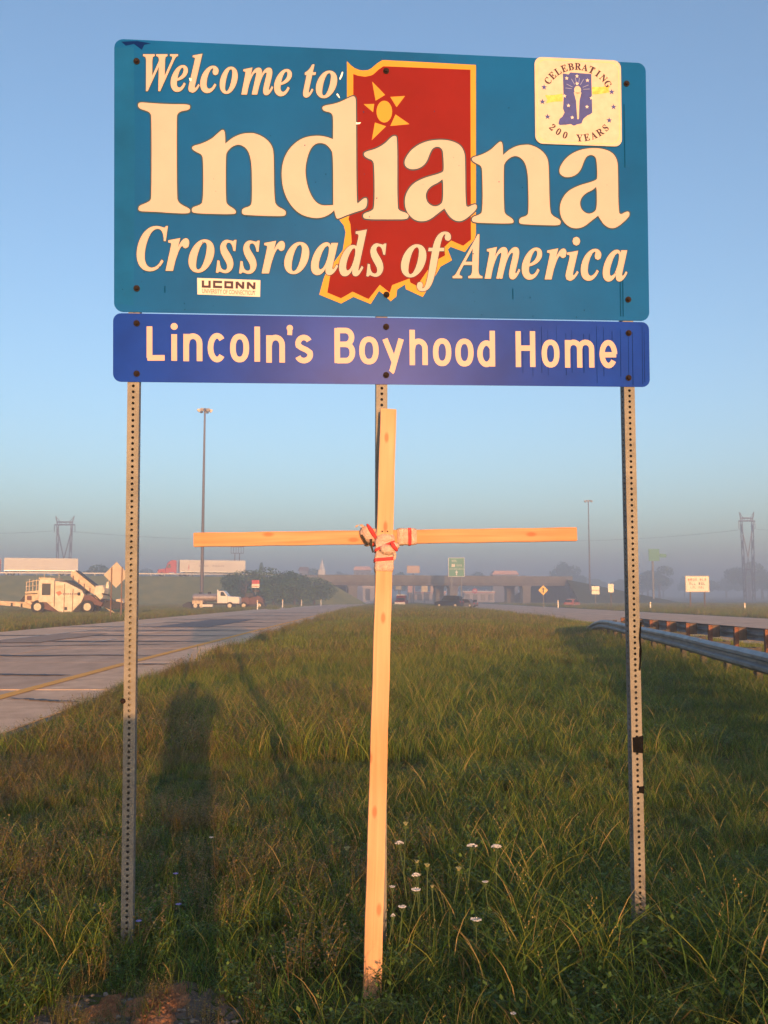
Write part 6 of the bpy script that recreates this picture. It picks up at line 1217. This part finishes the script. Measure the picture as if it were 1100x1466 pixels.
def vnoise(x, y, s, seed):
    r = np.random.default_rng(seed); g = r.random((64, 64)); fx, fy = (x / s) % 63, (y / s) % 63
    i, j = np.floor(fx).astype(int), np.floor(fy).astype(int); u, v = fx - i, fy - j; u = u * u * (3 - 2 * u); v = v * v * (3 - 2 * v)
    return g[i, j] * (1 - u) * (1 - v) + g[i + 1, j] * u * (1 - v) + g[i, j + 1] * (1 - u) * v + g[i + 1, j + 1] * u * v
def wedge(y0, y1, dens, xl, xr, side=.46, pad=1.2):
    n = int((y1 - y0) * (xr - xl) * dens); y = rng.uniform(y0, y1, n); x = rng.uniform(xl, xr, n)
    k = np.abs(x) < side * y + pad; return x[k], y[k]
def bare(x, y): return ((x + .86) / .46) ** 2 + ((y - 3.36) / .46) ** 2
P_x, P_y, P_i, P_s = [], [], [], []
def put(x, y, idx, s): P_x.append(x); P_y.append(y); P_i.append(idx); P_s.append(s)
def edge_ok(x, y):
    w = .25 * np.sin(y * .7) + .18 * np.sin(y * 1.9)
    return (x > -4.08 + w * .6) & (x < 11.6)
# near
x, y = wedge(2.2, 9, 210, -4.3, 4.6, pad=.9); k = edge_ok(x, y) & (bare(x, y) > rng.uniform(.75, 1.3, len(x))); x, y = x[k], y[k]
lowf = np.where((y < 3.35) & (x < -.3) & (x > -1.45), .45, 1.0); pn = vnoise(x + 20, y + 20, 1.1, 3); p2_ = vnoise(x + 20, y + 20, .45, 5); r = rng.random(len(x))
left = np.clip((-x + .5) / 2.0, 0, 1) * np.clip((y - 3.2) / 2.0, 0.3, 1)
cl = ((np.abs(x + .03) < .06) & (y > 3.35) & (y < 3.74)) | ((np.abs(x - 1.13) < .09) & (y > 3.7) & (y < 4.2)); k = ~(cl & (r < .8)); x, y, pn, p2_, r, left, lowf = x[k], y[k], pn[k], p2_[k], r[k], left[k], lowf[k]
idx = np.where(r < .34, 0, np.where(r < .48, 1, np.where(r < .60, 2, np.where(r < .82, 4, np.where(r < .965, 5, 9)))))
idx = np.where((rng.random(len(x)) < left * (.22 + .4 * (pn > .5)) * np.clip((y - 3.0) / 1.2, .25, 1)), np.where(rng.random(len(x)) < .75, 3, 2), idx)
idx = np.where((idx == 9) & ((x < .15) | (y > 5.0)), 5, idx); idx = np.where((idx == 1) & (y > 5.5), 2, idx)
nb = 130; xb, yb = rng.uniform(-1.4, -.4, nb), rng.uniform(3.1, 3.8, nb); put(xb, yb, rng.choice([5, 5, 3, 0], nb), rng.uniform(.15, .5, nb))
put(x, y, idx, (.38 + .62 * pn + .38 * p2_) * rng.uniform(.75, 1.25, len(x)) * np.where(x > .4, 1.1, .85) * np.clip(1.25 - y * .07, .65, 1) * lowf)
# middle
x, y = wedge(9, 24, 95, -4.4, 11.6, pad=1.5); k = edge_ok(x, y); x, y = x[k], y[k]; pn = vnoise(x + 20, y + 20, 1.7, 8); r = rng.random(len(x))
left = np.clip((.8 - x) / 4.0, 0, 1)
dryp = np.clip((3.0 - x) / 3.0, .12, 1) * (.35 + .9 * pn); idx = np.where(r < .40, 0, np.where(r < .48, 1, np.where(r < .85, 5, 4))); idx = np.where(rng.random(len(x)) < dryp * .6, 2, idx); idx = np.where(rng.random(len(x)) < left * .3 * (pn > .45), 3, idx)
put(x, y, idx, (.42 + .42 * pn + .45 * vnoise(x + 20, y + 20, .7, 21)) * rng.uniform(.8, 1.3, len(x)))
x, y = wedge(20, 60, 7.5, -4.6, 11.6, pad=2); k = edge_ok(x, y); x, y = x[k], y[k]; pn = vnoise(x + 20, y + 20, 4, 9); r = rng.random(len(x))
idx = np.where(pn + r * .5 < .75, 6, np.where(r < .8, 7, 8)); put(x, y, idx, (.45 + .5 * pn) * rng.uniform(.8, 1.25, len(x)))
x, y = wedge(60, 185, 2.6, -5.2, 11.6, pad=3); k = x > -4.6 + np.array([road_shift(q) for q in y]); x, y = x[k], y[k]; r = rng.random(len(x)); pn = vnoise(x + 20, y + 20, 6, 12)
put(x, y, np.where(r < .25, 6, np.where(r < .85, 7, 8)), (.65 + .5 * pn) * rng.uniform(.8, 1.3, len(x)))
# ragged fringe on the road edge
yy = rng.uniform(4, 60, 2200); xx = -4.05 + .18 * np.sin(yy * .7) + rng.normal(0, .10, 2200); put(xx, yy, rng.choice([3, 5, 2, 4], 2200), rng.uniform(.5, 1.1, 2200) * np.clip(yy / 20, .7, 1.5))
yy = rng.uniform(5, 41, 2600); xx = 5.44 + (yy - 13.1) * .118 + rng.normal(.05, .28, 2600); put(xx, yy, rng.choice([1, 2, 0, 9], 2600, p=[.35, .25, .3, .1]), rng.uniform(.9, 1.5, 2600))
yy = rng.uniform(14, 40, 1500); xx = 9.3 + rng.normal(.0, .5, 1500); put(xx, yy, rng.choice([1, 2, 0], 1500), rng.uniform(.9, 1.5, 1500))
# verge and field left of the highway
x, y = wedge(30, 120, 1.5, -62, -16.9, side=.52, pad=3); r = rng.random(len(x)); put(x, y, np.where(r < .45, 6, np.where(r < .8, 7, 8)), rng.uniform(.5, .95, len(x)))
yy = rng.uniform(28, 150, 3800); xx = -16.9 - rng.exponential(1.6, 3800); put(xx, yy, rng.choice([6, 7, 8], 3800, p=[.3, .35, .35]), rng.uniform(.6, 1.1, 3800))
x, y = wedge(120, 215, .5, -110, -14, side=.52, pad=3); put(x, y, rng.choice([6, 7], len(x)), rng.uniform(.7, 1.2, len(x)))
# field right of the opposite road
x, y = wedge(48, 130, 1.6, 28.2, 72, side=.50, pad=3); put(x, y, rng.choice([6, 7, 8], len(x), p=[.4, .45, .15]), rng.uniform(.7, 1.25, len(x)))
x, y = wedge(130, 260, .35, 29, 130, side=.50, pad=3); put(x, y, rng.choice([6, 7], len(x)), rng.uniform(.8, 1.3, len(x)))
Xg = np.concatenate(P_x); Yg = np.concatenate(P_y); Ig = np.concatenate(P_i).astype(np.int32); Sg = np.concatenate(P_s)
def grass_object(name, sel, label):
    x, y, i_, s_ = Xg[sel], Yg[sel], Ig[sel], Sg[sel]; n = len(x)
    me = bpy.data.meshes.new(name); me.vertices.add(n); me.vertices.foreach_set('co', np.stack([x, y, gz(x, y)], -1).astype(np.float32).ravel())
    a = me.attributes.new('idx', 'INT', 'POINT'); a.data.foreach_set('value', i_)
    a = me.attributes.new('rot', 'FLOAT_VECTOR', 'POINT'); a.data.foreach_set('vector', np.stack([rng.uniform(-.12, .12, n), rng.uniform(-.12, .12, n), rng.uniform(0, 6.28, n)], -1).astype(np.float32).ravel())
    a = me.attributes.new('scl', 'FLOAT_VECTOR', 'POINT'); a.data.foreach_set('vector', np.stack([s_, s_, s_ * rng.uniform(.8, 1.2, n)], -1).astype(np.float32).ravel())
    o = bpy.data.objects.new(name, me); COL.objects.link(o); o['kind'] = 'stuff'; o['label'] = label; o['category'] = 'grass'
    md = o.modifiers.new('tufts', 'NODES'); md.node_group = GN; return o
GN = bpy.data.node_groups.new('grass_scatter', 'GeometryNodeTree')
GN.interface.new_socket('Geometry', in_out='INPUT', socket_type='NodeSocketGeometry'); GN.interface.new_socket('Geometry', in_out='OUTPUT', socket_type='NodeSocketGeometry')
N = GN.nodes; gi = N.new('NodeGroupInput'); go_ = N.new('NodeGroupOutput'); ip = N.new('GeometryNodeInstanceOnPoints'); ci_ = N.new('GeometryNodeCollectionInfo')
ci_.inputs['Collection'].default_value = tc_; ci_.inputs['Separate Children'].default_value = True; ci_.inputs['Reset Children'].default_value = True
def nat(nm, ty): q = N.new('GeometryNodeInputNamedAttribute'); q.data_type = ty; q.inputs['Name'].default_value = nm; return q.outputs[0]
GN.links.new(gi.outputs[0], ip.inputs['Points']); GN.links.new(ci_.outputs[0], ip.inputs['Instance']); ip.inputs['Pick Instance'].default_value = True
GN.links.new(nat('idx', 'INT'), ip.inputs['Instance Index']); GN.links.new(nat('rot', 'FLOAT_VECTOR'), ip.inputs['Rotation']); GN.links.new(nat('scl', 'FLOAT_VECTOR'), ip.inputs['Scale'])
GN.links.new(ip.outputs[0], go_.inputs[0])
grass_object('grass', (Xg > -5.5) & (Xg < 11.8), 'long green and yellowing grass with weeds covering the median')
grass_object('verge_grass', Xg <= -5.5, 'rough grass on the verge and field left of the highway')
grass_object('field_grass', Xg >= 11.8, 'tall pale grass in the misty field right of the road')

# ------------------------------------------------------------------ flowers, gravel
M_umbel = leaf_mat('umbel_white', (.70, .66, .58), (.85, .82, .76), .2, .1)
M_umbelg = leaf_mat('umbel_green', (.30, .30, .12), (.45, .42, .18), .2, .15)
M_stem = mat('flower_stem', (.06, .10, .03), .7)
M_chic = mat('chicory_blue', (.22, .22, .62), .6)
def lace(label, px, py, zt, r, kind, group):
    """umbel on a stem: kind 0 open and flat, 1 closed green cup, 2 half open"""
    # distance at which a bloom of height zt appears at this pixel
    d = 4.0
    for _ in range(12):
        q = at(px, py, d); d *= 1 + ((q.z - zt - gzf(q.x, d)) / 1.2) * .9
        d = min(max(d, 3.1), 12)
    q = at(px, py, d); g = gzf(q.x, d)
    t = thing('wild_carrot', label, 'flower', (q.x, d, g), 0, group); h = q.z - g
    lx, ly = random.uniform(-.05, .05), random.uniform(-.04, .04)
    MB().tube([(lx, ly, -.02), (lx * .5, ly * .5, h * .5), (0, 0, h - .02)], [.0030, .0026, .0018], 6).build('stem', M_stem, t)
    mb = MB(); n = 60 if kind == 0 else 46
    v = []; f = []
    for i in range(n):
        a = i * 2.4; rr = r * math.sqrt((i + .5) / n)
        z = h - .004 + (.010 * (1 - (rr / r) ** 2) if kind == 0 else (.9 * rr if kind == 1 else .35 * rr))
        if kind == 1: rr *= .62
        c = Vector((rr * math.cos(a), rr * math.sin(a), z)); s = r * random.uniform(.13, .2)
        nr = Vector((random.uniform(-.6, .6), random.uniform(-.9, .2), 1)).normalized(); u = nr.orthogonal().normalized(); w = nr.cross(u)
        o = len(v); v += [c + (u * math.cos(k * 1.2566) + w * math.sin(k * 1.2566)) * s for k in range(5)]; f.append(tuple(range(o, o + 5)))
    mb.add(v, f); mb.build('bloom', M_umbel if kind != 1 else M_umbelg, t)
    sp = MB()
    for i in range(11): a = 6.283 * i / 11; rr = r * (.8 if kind != 1 else .5); sp.cyl((0, 0, h - .03), (rr * math.cos(a), rr * math.sin(a), h - .006 + (.7 * rr if kind == 1 else 0)), .0008, .0006, 4, caps=False)
    sp.build('rays', M_stem, t)
    return t
FL = [(497, 1217, .42, .022, 1, 'greenish wild carrot head alone left of the cross foot, in front of the dark grass'), (581, 1181, .46, .020, 1, 'closed cup shaped wild carrot head, topmost right of the cross'),
      (572, 1206, .44, .021, 0, 'white wild carrot head close to the cross upright, topmost of the white ones'), (676, 1210, .42, .026, 0, 'flat white wild carrot head, left one of the pair far right of the cross'),
      (711, 1211, .42, .026, 0, 'flat white wild carrot head, rightmost of all the flowers'), (597, 1235, .38, .018, 1, 'pale green half closed head, left one of two side by side'),
      (612, 1241, .38, .021, 1, 'pale green half closed head, right one of two side by side'), (596, 1252, .36, .021, 0, 'flat white umbel just beneath the two pale green heads'),
      (657, 1246, .36, .020, 1, 'tan closed cup head standing alone between cross and flower pair'), (562, 1269, .34, .014, 2, 'tiny white umbel next to the cross upright, halfway up the flowers'),
      (596, 1274, .33, .021, 2, 'ragged white umbel below the flat one'), (619, 1270, .33, .013, 1, 'small green bud head right of the ragged white umbel'), (576, 1298, .30, .018, 2, 'half open white umbel low beside the cross upright'),
      (682, 1317, .28, .024, 2, 'broad cream umbel low on the right among long blades'), (695, 1262, .34, .014, 2, 'small faint umbel left of nothing but grass, right of the tan cup head'), (563, 1310, .28, .010, 0, 'lowest tiny white floret beside the cross upright'),
      (735, 1450, .18, .010, 2, 'small pale bloom near the bottom edge, right part of the grass')]
for px, py, z, r, k, lab in FL: lace(lab, px, py, z * .80, r * .95, k, 'wild carrot flowers right of the cross')
for px, py, z, lab in ((252, 1252, .22, 'small blue chicory flower left of the gravel, in the long shadow'), (256, 1296, .20, 'tiny pale blue flower below the other blue one'), (190, 1280, .25, 'blue chicory flower touching the left perforated post'), (199, 1320, .2, 'blue chicory flower at the foot of the left post'), (303, 1200, .16, 'pale whitish scrap of bloom in the shaded grass left of the cross')):
    d = 4.0
    for _ in range(12):
        q = at(px, py, d); d = min(max(d * (1 + (q.z - z) / 1.2 * .9), 3.1), 12)
    q = at(px, py, d); g = gzf(q.x, d); t = thing('chicory', lab, 'flower', (q.x, d, g)); h = q.z - g
    MB().tube([(0, 0, -.02), (.01, 0, h * .5), (0, 0, h)], .0018, 5).build('stem', M_stem, t)
    mb = MB()
    for k in range(9):
        a = 6.283 * k / 9; mb.add([(0, 0, h), (.011 * math.cos(a - .25), .011 * math.sin(a - .25) - .002, h + .006), (.015 * math.cos(a), .015 * math.sin(a) - .003, h + .007), (.011 * math.cos(a + .25), .011 * math.sin(a + .25) - .002, h + .006)], [(0, 1, 2, 3)])
    mb.build('bloom', M_chic if px != 303 else M_umbel, t)
# bare patch of dirt and stones at the lower left
M_dirt = mat('bare_dirt', (.06, .05, .04), .95, scale=5, col2=(.16, .12, .085), bump=.9, bscale=60)
M_orange_dirt = mat('orange_dirt', (.22, .09, .035), .95, scale=18, col2=(.42, .20, .09), bump=.9, bscale=80)
def mound(cx, cy, rx, ry, hh, m, name):
    v = []; f = []; n = 54; k = 22
    for j in range(k + 1):
        r = j / k
        for i in range(n):
            a = 6.283 * i / n; w = 1 + .22 * math.sin(a * 3 + cx * 9) + .12 * math.sin(a * 7 + cy * 5); x, y = cx + rx * r * w * math.cos(a), cy + ry * r * w * math.sin(a)
            v.append((x, y, gzf(x, y) + hh * (1 - r * r) + random.uniform(-.007, .007) - (.012 if j == k else 0)))
    for j in range(k):
        for i in range(n): f.append((j * n + i, j * n + (i + 1) % n, (j + 1) * n + (i + 1) % n, (j + 1) * n + i))
    o = MB().add(v, f).build(name, m, None, smooth=True); o['kind'] = 'structure'; return o
mound(-.90, 3.42, .50, .40, .005, M_dirt, 'bare_soil')
mound(-.84, 3.58, .11, .22, .030, M_orange_dirt, 'orange_soil'); mound(-1.03, 3.56, .075, .13, .024, M_orange_dirt, 'orange_soil')
M_stone = mat('pale_stone', (.07, .062, .055), .85, scale=9, col2=(.20, .175, .15), island=.55, bump=.3)
mb = MB()
for k in range(170):
    a = random.uniform(0, 6.28); r = math.sqrt(random.random()); x, y = -.92 + .42 * r * math.cos(a), 3.46 + .26 * r * math.sin(a); s = random.uniform(.003, .013)
    mb.ball((x, y, gzf(x, y) + .008 * (1 - r * r) + s * .3), s * random.uniform(.8, 1.6), s, s * .6, 6, 4, .2)
g = mb.build('gravel', M_stone, None); tag(g, 'small pale stones scattered on the bare dirt', 'gravel', kind='stuff')

# ------------------------------------------------------------------ the person taking the picture: only the long shadow shows
pr = thing('person', 'person standing behind the camera in loose clothes, arms raised to hold a phone', 'person', (-.06, -.42, gzf(0, 0)))
sk = [((0, 0, .95), .21), ((0, 0, 1.12), .21), ((0, 0, 1.32), .21), ((0, .0, 1.44), .09), ((0, .02, 1.51), .058), ((0, .04, 1.60), .085), ((0, .04, 1.69), .082),
      ((-.19, 0, 1.41), .062), ((-.30, .12, 1.24), .048), ((-.02, .33, 1.46), .033), ((.19, 0, 1.41), .062), ((.32, .12, 1.24), .048), ((.20, .33, 1.46), .033),
      ((-.11, 0, .90), .12), ((-.14, .01, .50), .10), ((-.14, 0, .09), .045), ((-.15, .13, .04), .035), ((.11, 0, .90), .12), ((.14, .01, .50), .10), ((.14, 0, .09), .045), ((.15, .13, .04), .035)]
ed = [(0, 1), (1, 2), (2, 3), (3, 4), (4, 5), (5, 6), (2, 7), (7, 8), (8, 9), (2, 10), (10, 11), (11, 12), (0, 13), (13, 14), (14, 15), (15, 16), (0, 17), (17, 18), (18, 19), (19, 20)]
me = bpy.data.meshes.new('body'); me.from_pydata([s[0] for s in sk], ed, []); me.materials.append(mat('dark_clothes', (.05, .06, .09), .9)); bo = bpy.data.objects.new('body', me); COL.objects.link(bo); bo.parent = pr
md = bo.modifiers.new('skin', 'SKIN'); md.use_smooth_shade = True
for i, (_, r) in enumerate(sk): me.skin_vertices[0].data[i].radius = (r * 1.15, r)
me.skin_vertices[0].data[0].use_root = True
bo.modifiers.new('sub', 'SUBSURF').levels = 1
# ------------------------------------------------------------------ haze
hz = MB().box(-2050, 2050, -70, 2150, -4.5, 37.5).build('haze', None, None); hz['kind'] = 'stuff'
hm = bpy.data.materials.new('haze_air'); hm.use_nodes = True; N = hm.node_tree.nodes; N.remove(N['Principled BSDF'])
pvv = N.new('ShaderNodeVolumePrincipled'); pvv.inputs['Color'].default_value = (.93, .95, 1.0, 1); pvv.inputs['Density'].default_value = HAZE; pvv.inputs['Anisotropy'].default_value = 0.45
hm.node_tree.links.new(pvv.outputs[0], N['Material Output'].inputs['Volume']); hz.data.materials.append(hm)
